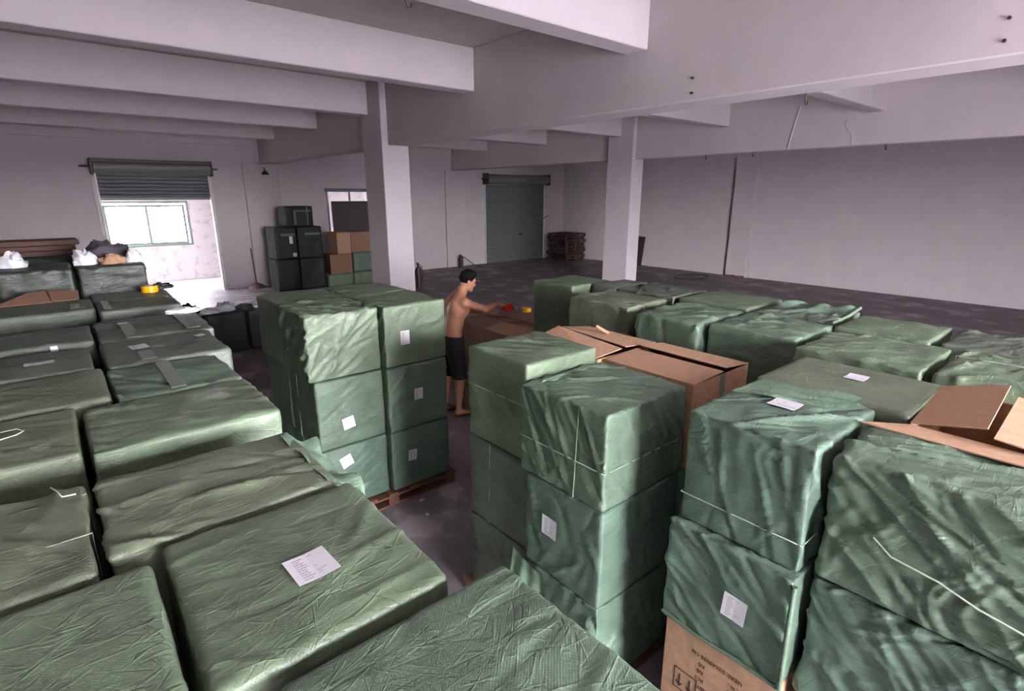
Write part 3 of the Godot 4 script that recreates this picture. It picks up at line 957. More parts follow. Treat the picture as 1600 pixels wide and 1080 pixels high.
	# --- the right hand field behind, every stack three high
	var field := [
		["smooth green carton with a white label on its flat top, beside the big brown flap", [2.505, 3.06, -1.125, -0.495], {"seed": 401, "cell": 0.02, "amp": 0.004, "tone": 2, "labels": [["t", 2.822, -0.79, 0.095, 0.085, 0, 1]]}],
		["green carton with folded plastic down its shaded side, behind the flat labelled one", [3.21, 3.86, -1.245, -0.62], {"seed": 402, "cell": 0.02, "amp": 0.012, "tone": 0, "dir": Vector3(0.3, -0.6, 0.8), "drape": 0.02}],
		["green carton with a cord across its top at the right edge of the view", [3.25, 3.90, -0.585, 0.0], {"seed": 403, "cell": 0.02, "amp": 0.014, "tone": 0, "twine": [["x", 0.12]], "drape": 0.015}],
		["flat topped green carton in the last row at the far right", [3.93, 4.50, -1.29, -0.75], {"seed": 404, "cell": 0.025, "amp": 0.007, "tone": 0}],
		["last row green carton touching the right edge, with a loose crumpled top", [3.95, 4.52, -0.71, -0.1], {"seed": 405, "cell": 0.025, "amp": 0.016, "tone": 4}],
		["wide green bale with a bright crumpled end beyond the brown cartons", [3.37, 3.99, -1.89, -1.29], {"seed": 406, "cell": 0.018, "amp": 0.016, "tone": 1, "dir": Vector3(0.3, -0.3, 0.9), "r": 0.04}],
		["rounded green bale with a bright corner fold, directly behind the open brown carton", [3.29, 3.96, -2.46, -1.915], {"seed": 407, "cell": 0.018, "amp": 0.018, "tone": 1, "dir": Vector3(0.4, -0.8, 0.5), "r": 0.06}],
		["olive topped green bale with radiating side folds beside the tall one", [3.37, 3.93, -3.22, -2.58], {"seed": 408, "cell": 0.02, "amp": 0.010, "tone": 2, "dir": Vector3(0.3, -0.8, 0.7), "drape": 0.018, "twine": [["x", -0.06]]}],
		["tall green bale with a bright end, nearest to the worker", [3.77, 4.37, -4.12, -3.56], {"seed": 409, "cell": 0.02, "amp": 0.008, "tone": 0}],
		["small dull green bale in front of the farther column foot", [4.03, 4.55, -3.545, -3.24], {"seed": 410, "cell": 0.025, "amp": 0.010, "tone": 4}],
		["puckered green bale with gathered plastic in the back row", [4.03, 4.60, -3.22, -2.60], {"seed": 411, "cell": 0.02, "amp": 0.020, "tone": 4, "dir": Vector3(1, -0.2, -0.2), "across": 7.0}],
		["flat green bale in the back row, right of the puckered one", [4.05, 4.66, -2.57, -1.94], {"seed": 412, "cell": 0.025, "amp": 0.006, "tone": 0}],
		["green bale with a torn, sunken plastic top at the end of the back row", [4.03, 4.61, -1.91, -1.33], {"seed": 413, "cell": 0.018, "amp": 0.030, "tone": 4, "dir": Vector3(1, -0.2, 0.4), "across": 7.0}],
	]
	var SR := ["flat labelled carton", "carton with folded plastic side", "corded carton at the right edge", "flat carton of the last row", "crumpled carton of the last row", "wide bale with the bright crumpled end", "rounded bale with the bright corner fold", "olive topped bale", "tall bale nearest the worker", "small dull bale by the column foot", "puckered bale", "flat bale of the back row", "torn topped bale"]
	li = 0
	for r: Array in field:
		var q: Array = r[1]
		r[2].group = "green bales in the right hand field"
		r[2].cat = "bale"
		r[2].name = "wrapped_bale"
		var t := wrapped(r[0], [q[0], q[1], 1.19, 1.75, q[2], q[3]], r[2])
		under([q[0], q[1], 0, 0, q[2], q[3]], [0.0, 0.6, 1.19], "beneath the " + SR[li])
		li += 1
		if r[2].seed == 413:
			tail(t, Vector3(-0.25, 0.545, -0.25), Vector3(-0.2, 0.55, 0.27), Vector3(0.27, 0.575, 0.27), Vector3(0.25, 0.57, -0.2), 0.03, 3.0)
			part("wrap_hem", tube_mesh([Vector3(-0.28, 0.55, 0.28), Vector3(0.0, 0.56, 0.285), Vector3(0.28, 0.585, 0.275)], 0.012, 8), M.wrap[1], t)
	# --- the low dark row far behind the left block
	for i in 3:
		var x := 1.1 + i * 0.62
		wrapped(["leftmost of the low dark cartons behind the left block", "middle one of the low dark cartons, plastic bags on top", "low dark carton half hidden by the middle stack"][i], [x, x + 0.605, 0, 0.70, -10.5, -9.8],
			{"seed": 500 + i, "cell": 0.04, "amp": 0.02, "mat": M.dark_wrap, "name": "dark_carton", "cat": "carton", "group": "low dark cartons far behind the left block"})


func pallet(label: String, lo: Vector3, hi: Vector3, group := "") -> Node3D:
	var t := thing("wooden_pallet", label, "pallet", Vector3((lo.x + hi.x) / 2, lo.y, (lo.z + hi.z) / 2), group)
	var w := (hi.x - lo.x) / 2
	var d := (hi.z - lo.z) / 2
	var h := hi.y - lo.y
	var n := 7
	for i in n:
		var x := -w + 0.045 + (2 * w - 0.09) * i / (n - 1)
		part("deck_board", box(Vector3(x - 0.045, h - 0.02, -d), Vector3(x + 0.045, h, d), 0.003), M.wood, t)
	for i in 3:
		var z: float = [-d + 0.05, 0.0, d - 0.05][i]
		part("runner", box(Vector3(-w, 0.0, z - 0.045), Vector3(w, 0.018, z + 0.045), 0.003), M.wood, t)
		part("stringer_board", box(Vector3(-w, h - 0.038, z - 0.045), Vector3(w, h - 0.0205, z + 0.045), 0.002), M.wood, t)
		for k in 3:
			var x: float = [-w + 0.06, 0.0, w - 0.06][k]
			part("block", box(Vector3(x - 0.05, 0.0185, z - 0.045), Vector3(x + 0.05, h - 0.0385, z + 0.045), 0.003), M.wood, t)
	return t


# ------------------------------------------------------------------ brown cartons
# a flap of 5 mm board: a and b lie on the hinge, c and d at the free edge
func flap(t: Node3D, a: Vector3, b: Vector3, c: Vector3, d: Vector3, called := "flap", m: Material = null) -> MeshInstance3D:
	var n := (c - a).cross(b - a).normalized()
	if n.y < 0:
		n = -n
	var st := mb()
	var e := n * 0.005
	quad(st, a + e, b + e, c + e, d + e, n)
	quad(st, a, b, c, d, -n)
	var mid := (a + b + c + d) / 4
	for k: Array in [[a, b], [b, c], [c, d], [d, a]]:
		quad(st, k[0], k[1], k[1] + e, k[0] + e, (k[0] + k[1]) / 2 - mid)
	return part(called, done(st), m if m else M.card, t)


# an open topped carton with walls of real board
func carton(label: String, b: Array, o := {}) -> Node3D:
	var base := Vector3((b[0] + b[1]) / 2, b[2], (b[4] + b[5]) / 2)
	var t := thing("brown_carton", label, "carton", base, o.get("group", ""))
	t.rotation.y = deg_to_rad(o.get("yaw", 0.0))
	var h := Vector3(b[1] - b[0], b[3] - b[2], b[5] - b[4])
	var w := 0.006
	var st := mb()
	if o.get("closed", false):
		bx(st, Vector3(-h.x / 2, 0, -h.z / 2), Vector3(h.x / 2, h.y, h.z / 2), 0.008)
	else:
		bx(st, Vector3(-h.x / 2, 0, -h.z / 2), Vector3(h.x / 2, w, h.z / 2), 0.002)
		bx(st, Vector3(-h.x / 2, w, -h.z / 2), Vector3(-h.x / 2 + w, h.y, h.z / 2), 0.002)
		bx(st, Vector3(h.x / 2 - w, w, -h.z / 2), Vector3(h.x / 2, h.y, h.z / 2), 0.002)
		bx(st, Vector3(-h.x / 2 + w, w, -h.z / 2), Vector3(h.x / 2 - w, h.y, -h.z / 2 + w), 0.002)
		bx(st, Vector3(-h.x / 2 + w, w, h.z / 2 - w), Vector3(h.x / 2 - w, h.y, h.z / 2), 0.002)
	part("body", done(st), o.get("mat", M.card), t)
	return t


func text(t: Node3D, s: String, size: float, xf: Transform3D) -> void:
	var tm := TextMesh.new()
	var f := SystemFont.new()
	f.font_names = PackedStringArray(["Droid Sans"])
	tm.font = f
	tm.text = s
	tm.font_size = 32
	tm.pixel_size = size / 32.0
	tm.depth = 0.001
	tm.horizontal_alignment = HORIZONTAL_ALIGNMENT_LEFT
	part("printed_text", tm, M.ink, t).transform = xf


func open_cartons() -> void:
	# beside the aisle stack: the near one with a split lid, the far one with loose flaps
	var a := carton("brown carton with a lid split along the middle, beside the green aisle stack", [2.405, 2.985, 1.172, 1.65, -1.985, -1.39], {"group": "open brown cartons beside the aisle stack"})
	var y := 0.478
	flap(a, Vector3(-0.29, y, 0.297), Vector3(-0.29, y, -0.297), Vector3(0.01, y + 0.012, -0.297), Vector3(0.005, y + 0.012, 0.297), "flap", M.card)
	flap(a, Vector3(0.29, y, 0.297), Vector3(0.29, y, -0.297), Vector3(0.03, y + 0.034, -0.297), Vector3(0.025, y + 0.028, 0.297), "flap", M.card_light)
	part("packing_tape", box(Vector3(-0.02, 0.25, 0.298), Vector3(0.03, y + 0.004, 0.3005)), M.tape, a)
	var b := carton("brown carton with loose raised flaps and a torn tape end, behind the split lid carton", [2.36, 2.95, 1.172, 1.655, -2.60, -2.005], {"group": "open brown cartons beside the aisle stack"})
	y = 0.483
	flap(b, Vector3(-0.29, y, 0.28), Vector3(-0.29, y, -0.295), Vector3(-0.035, y + 0.055, -0.29), Vector3(-0.055, y + 0.02, 0.29), "flap", M.card_light)
	flap(b, Vector3(0.29, y, 0.297), Vector3(0.29, y, -0.295), Vector3(0.0, y + 0.045, -0.29), Vector3(-0.03, y + 0.028, 0.297), "flap", M.card)
	flap(b, Vector3(-0.29, y - 0.01, -0.297), Vector3(0.29, y - 0.01, -0.297), Vector3(0.26, y - 0.02, -0.05), Vector3(-0.26, y - 0.02, -0.05), "flap", M.card)
	var tp := flap(b, Vector3(0.13, y + 0.03, 0.02), Vector3(0.17, y + 0.03, 0.0), Vector3(0.10, y + 0.085, -0.06), Vector3(0.07, y + 0.08, -0.04), "tape_end", M.card_light)
	tp.set_meta("label", "torn end of tape")
	# the printed carton low in the right foreground
	var c := carton("printed brown carton under the tilted label carton, upside down lettering", [1.885, 2.48, 0.14, 0.733, -1.115, -0.60], {"closed": true})
	pallet("wooden pallet under the printed brown carton", Vector3(1.87, 0, -1.13), Vector3(2.5, 0.14, -0.59))
	var fb := Basis(Vector3.UP, -PI / 2) * Basis(Vector3.BACK, PI)
	var x := -0.2985
	var lines := [["MEAS: 53X49X38 CM", 0.123, 0.483], ["KG", -0.045, 0.436], ["KG", -0.05, 0.398], ["PCS", -0.045, 0.358], ["N.W.:", 0.123, 0.436], ["G.W.:", 0.123, 0.398], ["QTY.:", 0.123, 0.358], ["STYLE NO./ART:", 0.1, 0.315]]
	for l: Array in lines:
		text(c, l[0], 0.026, Transform3D(fb, Vector3(x, l[2], l[1])))
	var ic := mb()
	for r: Array in [[-0.19, -0.075, 0.335, 0.339], [-0.19, -0.075, 0.225, 0.229], [-0.19, -0.186, 0.225, 0.339], [-0.079, -0.075, 0.225, 0.339], [-0.165, -0.157, 0.26, 0.31], [-0.113, -0.105, 0.26, 0.31]]:
		bx(ic, Vector3(x - 0.001, r[2], r[0]), Vector3(x + 0.001, r[3], r[1]))
	for s: float in [-0.161, -0.109]:
		tri(ic, Vector3(x - 0.001, 0.265, s - 0.02), Vector3(x - 0.001, 0.265, s + 0.02), Vector3(x - 0.001, 0.24, s), Vector3.LEFT)
	part("printed_symbol", done(ic), M.ink, c)
	# the open carton at the right edge with big flaps
	under([2.43, 3.03, 0, 0, -0.47, 0.14], [0.0, 0.6, 1.18], "beneath the open brown carton at the right edge")
	var d := carton("open brown carton with big raised flaps at the right edge, behind the draped bale", [2.425, 3.035, 1.182, 1.735, -0.475, 0.14], {})
	var D := Vector3(2.73, 1.182, -0.1675)
	flap(d, Vector3(2.43, 1.737, -0.465) - D, Vector3(2.43, 1.737, 0.13) - D, Vector3(2.27, 1.752, 0.13) - D, Vector3(2.28, 1.748, -0.60) - D, "flap", M.card_light)
	flap(d, Vector3(2.425, 1.745, -0.47) - D, Vector3(3.035, 1.745, -0.50) - D, Vector3(3.05, 1.805, -0.275) - D, Vector3(2.40, 1.805, -0.245) - D, "flap", M.card)
	flap(d, Vector3(2.43, 1.735, 0.13) - D, Vector3(3.03, 1.735, 0.13) - D, Vector3(3.0, 1.775, -0.24) - D, Vector3(2.40, 1.775, -0.225) - D, "flap", M.card_light)
	# what the worker is taping
	var gm := "brown cartons in front of the worker"
	for i in 2:
		for k in 2:
			var x0 := 3.69 + i * 0.6
			var z0 := -5.45 + k * 0.58
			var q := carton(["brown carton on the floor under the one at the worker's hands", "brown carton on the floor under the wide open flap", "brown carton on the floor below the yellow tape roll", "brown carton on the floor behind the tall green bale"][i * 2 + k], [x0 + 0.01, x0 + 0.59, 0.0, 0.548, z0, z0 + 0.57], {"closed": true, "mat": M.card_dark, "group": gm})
			q.position.x += 0.0
			var tops := [["brown carton under the worker's hands", "brown carton with a wide open flap near the worker"], ["far brown carton carrying the yellow tape roll", "brown carton half hidden by the tall green bale"]]
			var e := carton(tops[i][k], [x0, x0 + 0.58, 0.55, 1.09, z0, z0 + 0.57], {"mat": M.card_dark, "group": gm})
			var yy := 0.542
			if i == 0 and k == 1:
				flap(e, Vector3(-0.29, yy, 0.28), Vector3(-0.29, yy, -0.28), Vector3(-0.04, yy + 0.04, -0.27), Vector3(0.04, yy + 0.05, 0.27), "flap", M.card)
				flap(e, Vector3(0.29, yy, 0.28), Vector3(0.29, yy, -0.28), Vector3(0.06, yy - 0.06, -0.27), Vector3(0.06, yy - 0.06, 0.27), "flap", M.card_dark)
			else:
				flap(e, Vector3(-0.29, yy, 0.28), Vector3(-0.29, yy, -0.28), Vector3(-0.004, yy + 0.012, -0.28), Vector3(-0.004, yy + 0.012, 0.28), "flap", M.card_dark)
				flap(e, Vector3(0.29, yy, 0.28), Vector3(0.29, yy, -0.28), Vector3(0.004, yy + 0.008, -0.28), Vector3(0.004, yy + 0.008 + 0.02 * k, 0.28), "flap", M.card_dark)


# ------------------------------------------------------------------ along the far walls
func far_things() -> void:
	# shiny dark stack wrapped in film
	var gs := "glossy dark cartons near the doorway"
	var spec := [
		["lower left glossy dark green carton by the doorway", [4.60, 5.22, 0.0, 0.88, -16.2, -15.45]],
		["lower right glossy dark green carton by the doorway", [5.24, 5.95, 0.0, 0.88, -16.2, -15.45]],
		["upper left glossy dark green carton with silver tape by the doorway", [4.62, 5.22, 0.882, 1.76, -16.2, -15.45]],
		["upper right glossy dark green carton with silver tape by the doorway", [5.24, 5.93, 0.882, 1.76, -16.2, -15.45]],
		["small dark box on top of the glossy dark stack", [4.98, 5.75, 1.762, 2.31, -16.1, -15.5]],
	]
	for i in 5:
		var b: Array = spec[i][1]
		var t := wrapped(spec[i][0], b, {"seed": 520 + i, "cell": 0.05, "amp": 0.015, "mat": M.dark_wrap, "name": "dark_carton", "cat": "carton", "group": gs})
		var h := Vector3(b[1] - b[0], b[3] - b[2], b[5] - b[4])
		if i >= 2:
			part("silver_tape", box(Vector3(-h.x * 0.2, h.y * 0.72, h.z / 2), Vector3(h.x * 0.42, h.y * 0.80, h.z / 2 + 0.008), 0.003), M.steel, t)
		if i == 2:
			part("silver_tape", box(Vector3(h.x * 0.15, 0.42, h.z / 2), Vector3(h.x * 0.3, 0.62, h.z / 2 + 0.008), 0.003), M.plastic_white, t)
			part("paper_label", box(Vector3(h.x * 0.25, 0.06, h.z / 2), Vector3(h.x * 0.43, 0.17, h.z / 2 + 0.008), 0.003), M.plain_paper, t)
		if i == 4:
			part("silver_tape", box(Vector3(h.x * 0.26, 0.02, h.z / 2), Vector3(h.x * 0.32, h.y - 0.02, h.z / 2 + 0.01), 0.003), M.steel, t)
			part("silver_tape", box(Vector3(-h.x * 0.2, 0.05, h.z / 2), Vector3(-h.x * 0.12, h.y * 0.75, h.z / 2 + 0.01), 0.003), M.steel, t)
	# the dark board and the cartons in front of the second doorway
	var pn := thing("dark_board", "tall dark board standing in the bright doorway behind the brown cartons", "board", Vector3(7.3, 0, -16.45))
	part("sheet", box(Vector3(-0.60, 0, -0.03), Vector3(0.58, 2.42, 0.03), 0.008), M.panel, pn)
	part("edge_frame", box(Vector3(-0.6, 2.37, 0.03), Vector3(0.58, 2.42, 0.045), 0.004), M.black, pn)
	var gd := "green cartons under the brown ones by the doorway"
	wrapped("left green carton at the foot of the pile by the doorway", [5.97, 6.74, 0, 0.36, -15.95, -15.35], {"seed": 541, "cell": 0.06, "tone": 0, "group": gd})
	wrapped("right green carton at the foot of the pile by the doorway", [6.76, 7.5, 0, 0.36, -15.95, -15.35], {"seed": 542, "cell": 0.06, "tone": 0, "group": gd})
	wrapped("green carton under the upper brown carton by the doorway", [6.80, 7.49, 0.362, 0.95, -15.95, -15.4], {"seed": 543, "cell": 0.06, "tone": 3, "group": gd})
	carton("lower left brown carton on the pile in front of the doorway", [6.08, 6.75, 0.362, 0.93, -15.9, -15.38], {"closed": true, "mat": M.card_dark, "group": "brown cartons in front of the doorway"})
	var u := carton("open brown carton lying on its side on top of the pile by the doorway", [6.28, 6.72, 0.932, 1.56, -15.9, -15.36], {"closed": true, "mat": M.card_light, "group": "brown cartons in front of the doorway"})
	u.rotation.y = 0.12
	carton("upper right brown carton on the pile by the doorway", [6.76, 7.48, 0.952, 1.55, -15.9, -15.42], {"closed": true, "mat": M.card_dark, "group": "brown cartons in front of the doorway"})
	# pallets stacked in the corner
	for i in 9:
		var s := 0.03 * sin(i * 2.4)
		var p := pallet("dark wooden pallet in the corner stack, %s from the floor" % ["first", "second", "third", "fourth", "fifth", "sixth", "seventh", "eighth", "ninth"][i], Vector3(15.75 + s, i * 0.122, -16.35 + s), Vector3(16.85 + s, i * 0.122 + 0.12, -15.25 + s), "dark pallets stacked by the closed shutter")
		p.rotation.y = 0.05 * sin(i * 1.7)
		for c in p.get_children():
			(c as MeshInstance3D).material_override = M.wood_dark
		if i == 8:
			part("paper_scrap", box(Vector3(0.0, 0.121, 0.3), Vector3(0.12, 0.126, 0.42), 0.001), M.plain_paper, p)
	extinguisher("dark extinguisher on the floor left of the closed shutter, hose trailing right", Vector3(11.50, 0, -16.55), 0.47, true)
	extinguisher("dark cylinder on the floor just right of the nearer column", Vector3(7.93, 0, -13.57), 0.72, false)
	# broom against the wall
	var br := thing("broom", "broom leaning on the wall right of the open shutter", "broom", Vector3(4.32, 0, -16.62))
	part("handle", tube_mesh([Vector3(0.0, 0.1, 0.05), Vector3(0.02, 1.12, -0.17)], 0.016, 8), M.wood_dark, br)
	part("head", lathe([Vector2(0.24, 0.0), Vector2(0.22, 0.06), Vector2(0.12, 0.12), Vector2(0.03, 0.16)], 14), M.wood_dark, br)
	# bell-shaped lamp on the wall
	var lp := thing("wall_lamp", "small dark lamp on a bracket high on the wall right of the open shutter", "lamp", Vector3(4.95, 3.21, -16.82))
	part("bracket", tube_mesh([Vector3(0, 0.13, 0.0), Vector3(0, 0.13, 0.12), Vector3(0, 0.05, 0.13)], 0.012, 6), M.steel_dark, lp)
	part("shade", lathe([Vector2(0.10, -0.05), Vector2(0.085, 0.0), Vector2(0.04, 0.05), Vector2(0.0, 0.06)], 14), M.black, lp, Vector3(0, 0, 0.13))
	# dark thing at the right of the farther column
	var bd := thing("dark_board", "small dark board leaning on the wall right of the farther column", "board", Vector3(16.95, 0, -12.8))
	part("sheet", box(Vector3(-0.02, 0, -0.35), Vector3(0.02, 1.1, 0.35), 0.006, Transform3D(Basis(Vector3.BACK, -0.16), Vector3(-0.02, 0.003, 0))), M.panel, bd)
	# cable ring on the floor
	var rg := []
	for i in 41:
		var a := TAU * i / 40.0
		rg.append(Vector3(0.62 * cos(a) + 0.03 * sin(3 * a), 0.012 + 0.006 * (i % 2), 0.48 * sin(a) + 0.04 * sin(2 * a)))
	var cb := thing("cable", "black cable lying in a ring on the floor before the right wall", "cable", Vector3(15.85, 0, -9.65))
	part("loop", tube_mesh(rg, 0.014, 6), M.black, cb)


func extinguisher(label: String, at: Vector3, h: float, hose: bool) -> void:
	var t := thing("extinguisher", label, "extinguisher", at)
	var r := 0.085
	part("bottle", lathe([Vector2(0, 0), Vector2(r, 0.0), Vector2(r, h * 0.74), Vector2(r * 0.85, h * 0.81), Vector2(r * 0.35, h * 0.86), Vector2(r * 0.35, h * 0.9), Vector2(0, h * 0.9)], 16), M.steel_dark, t)
	part("valve", box(Vector3(-0.03, h * 0.88, -0.03), Vector3(0.03, h * 0.95, 0.03), 0.008), M.black, t)
	part("lever", box(Vector3(-0.02, h * 0.95, -0.09), Vector3(0.02, h, 0.03), 0.006), M.black, t)
	if hose:
		part("hose", tube_mesh([Vector3(0.03, h * 0.9, 0), Vector3(0.16, h * 0.75, 0.06), Vector3(0.32, h * 0.4, 0.18), Vector3(0.5, 0.03, 0.32), Vector3(0.62, 0.015, 0.4)], 0.013, 8), M.black, t)
	else:
		part("hose", tube_mesh([Vector3(0.03, h * 0.92, 0), Vector3(0.12, h * 0.85, 0.0), Vector3(0.125, h * 0.5, 0.0), Vector3(0.11, h * 0.25, 0.0)], 0.013, 8), M.black, t)


# ------------------------------------------------------------------ the worker
class Field:
	var lo: Vector3
	var c: float
	var n: Vector3i
	var v := PackedFloat32Array()

	func _init(a: Vector3, b: Vector3, cell: float) -> void:
		lo = a
		c = cell
		n = Vector3i(((b - a) / cell).ceil()) + Vector3i.ONE
		v.resize(n.x * n.y * n.z)
		v.fill(1.0)

	func bone(a: Vector3, b: Vector3, ra: float, rb: float, k: float) -> void:
		var m := Vector3.ONE * (maxf(ra, rb) + k + c * 3)
		var i0 := Vector3i(((a.min(b) - m - lo) / c).floor()).clamp(Vector3i.ZERO, n - Vector3i.ONE)
		var i1 := Vector3i(((a.max(b) + m - lo) / c).ceil()).clamp(Vector3i.ZERO, n - Vector3i.ONE)
		var ab := b - a
		var l2 := maxf(ab.length_squared(), 1e-9)
		for x in range(i0.x, i1.x + 1):
			for y in range(i0.y, i1.y + 1):
				var row := (x * n.y + y) * n.z
				for z in range(i0.z, i1.z + 1):
					var p := lo + Vector3(x, y, z) * c
					var t := clampf((p - a).dot(ab) / l2, 0, 1)
					var d := p.distance_to(a + ab * t) - lerpf(ra, rb, t)
					put(row + z, d, k)

	func blob(o: Vector3, r: Vector3, k: float, cut := false) -> void:
		var m := r + Vector3.ONE * (k + c * 3)
		var i0 := Vector3i(((o - m - lo) / c).floor()).clamp(Vector3i.ZERO, n - Vector3i.ONE)
		var i1 := Vector3i(((o + m - lo) / c).ceil()).clamp(Vector3i.ZERO, n - Vector3i.ONE)
		var s := minf(r.x, minf(r.y, r.z))
		for x in range(i0.x, i1.x + 1):
			for y in range(i0.y, i1.y + 1):
				var row := (x * n.y + y) * n.z
				for z in range(i0.z, i1.z + 1):
					var q := (lo + Vector3(x, y, z) * c - o) / r
					var d := (q.length() - 1) * s
					if cut:
						v[row + z] = maxf(v[row + z], -d)
					else:
						put(row + z, d, k)

	func put(i: int, d: float, k: float) -> void:
		var e := v[i]
		var h := maxf(k - absf(d - e), 0.0) / k
		v[i] = minf(d, e) - h * h * k * 0.25

	func plane(p0: Vector3, nrm: Vector3) -> void:   # keeps what lies behind the plane
		for x in n.x:
			for y in n.y:
				var row := (x * n.y + y) * n.z
				for z in n.z:
					var d := (lo + Vector3(x, y, z) * c - p0).dot(nrm)
					if d > v[row + z]:
						v[row + z] = d

	func mesh_into(st: SurfaceTool, xf := Transform3D.IDENTITY) -> void:
		var at := {}
		var sx := n.y * n.z
		var sy := n.z
		var offs := [0, sx, sy, sx + sy, 1, sx + 1, sy + 1, sx + sy + 1]
		var edges := [[0, 1], [2, 3], [4, 5], [6, 7], [0, 2], [1, 3], [4, 6], [5, 7], [0, 4], [1, 5], [2, 6], [3, 7]]
		for x in n.x - 1:
			for y in n.y - 1:
				for z in n.z - 1:
					var i := x * sx + y * sy + z
					if absf(v[i]) > c * 2.5:
						continue
					var s := 0
					for k in 8:
						if v[i + offs[k]] < 0:
							s += 1
					if s == 0 or s == 8:
						continue
					var sum := Vector3.ZERO
					var cnt := 0
					for e: Array in edges:
						var va := v[i + offs[e[0]]]
						var vb := v[i + offs[e[1]]]
						if (va < 0) != (vb < 0):
							var t := va / (va - vb)
							var pa := Vector3(e[0] & 1, (e[0] >> 1) & 1, e[0] >> 2)
							var pb := Vector3(e[1] & 1, (e[1] >> 1) & 1, e[1] >> 2)
							sum += pa.lerp(pb, t)
							cnt += 1
					at[i] = xf * (lo + (Vector3(x, y, z) + sum / cnt) * c)
		for i: int in at:
			for ax in 3:
				var st1: int = [sx, sy, 1][ax]
				var u: int = [sy, 1, sx][ax]
				var w: int = [1, sx, sy][ax]
				var a := v[i]
				var b := v[i + st1]
				if (a < 0) == (b < 0):
					continue
				if not (at.has(i - u) and at.has(i - w) and at.has(i - u - w)):
					continue
				var q := [at[i], at[i - u], at[i - u - w], at[i - w]]
				var order := [0, 1, 2, 0, 2, 3] if a < 0 else [0, 2, 1, 0, 3, 2]
				# clockwise seen from outside
				for k: int in [order[0], order[2], order[1], order[3], order[5], order[4]]:
					st.add_vertex(q[k])


func hand_into(st: SurfaceTool, xf: Transform3D, side: float, curl: float) -> void:
	# fingers along x, back of the hand up, thumb towards side * z
	var f := Field.new(Vector3(-0.05, -0.09, -0.08), Vector3(0.2, 0.05, 0.08), 0.0035)
	f.bone(Vector3(-0.04, 0, 0), Vector3(0.02, 0, 0), 0.026, 0.026, 0.02)
	for k in 4:
		var z := side * (0.03 - 0.02 * k)
		f.bone(Vector3(0.0, 0, z * 0.6), Vector3(0.075, 0, z), 0.016, 0.012, 0.015)
	for k in 4:
		var z := side * (0.031 - 0.0205 * k)
		var l: float = [0.072, 0.08, 0.074, 0.058][k]
		var p := Vector3(0.078, 0.0, z)
		var a := -0.25 * curl
		for j in 3:
			var s: float = l * [0.45, 0.32, 0.23][j]
			a -= [0.25, 0.7, 0.6][j] * curl * (1.0 + 0.1 * k)
			var q := p + Vector3(cos(a), sin(a), 0) * s
			f.bone(p, q, 0.0092 - j * 0.0008, 0.0084 - j * 0.0008, 0.004)
			p = q
	f.bone(Vector3(0.0, -0.005, side * 0.022), Vector3(0.04, -0.018, side * 0.048), 0.015, 0.012, 0.012)
	f.bone(Vector3(0.04, -0.018, side * 0.048), Vector3(0.072, -0.038, side * 0.044), 0.0105, 0.009, 0.005)
	f.bone(Vector3(0.072, -0.038, side * 0.044), Vector3(0.092, -0.054, side * 0.032), 0.009, 0.0078, 0.004)
	f.mesh_into(st, xf)


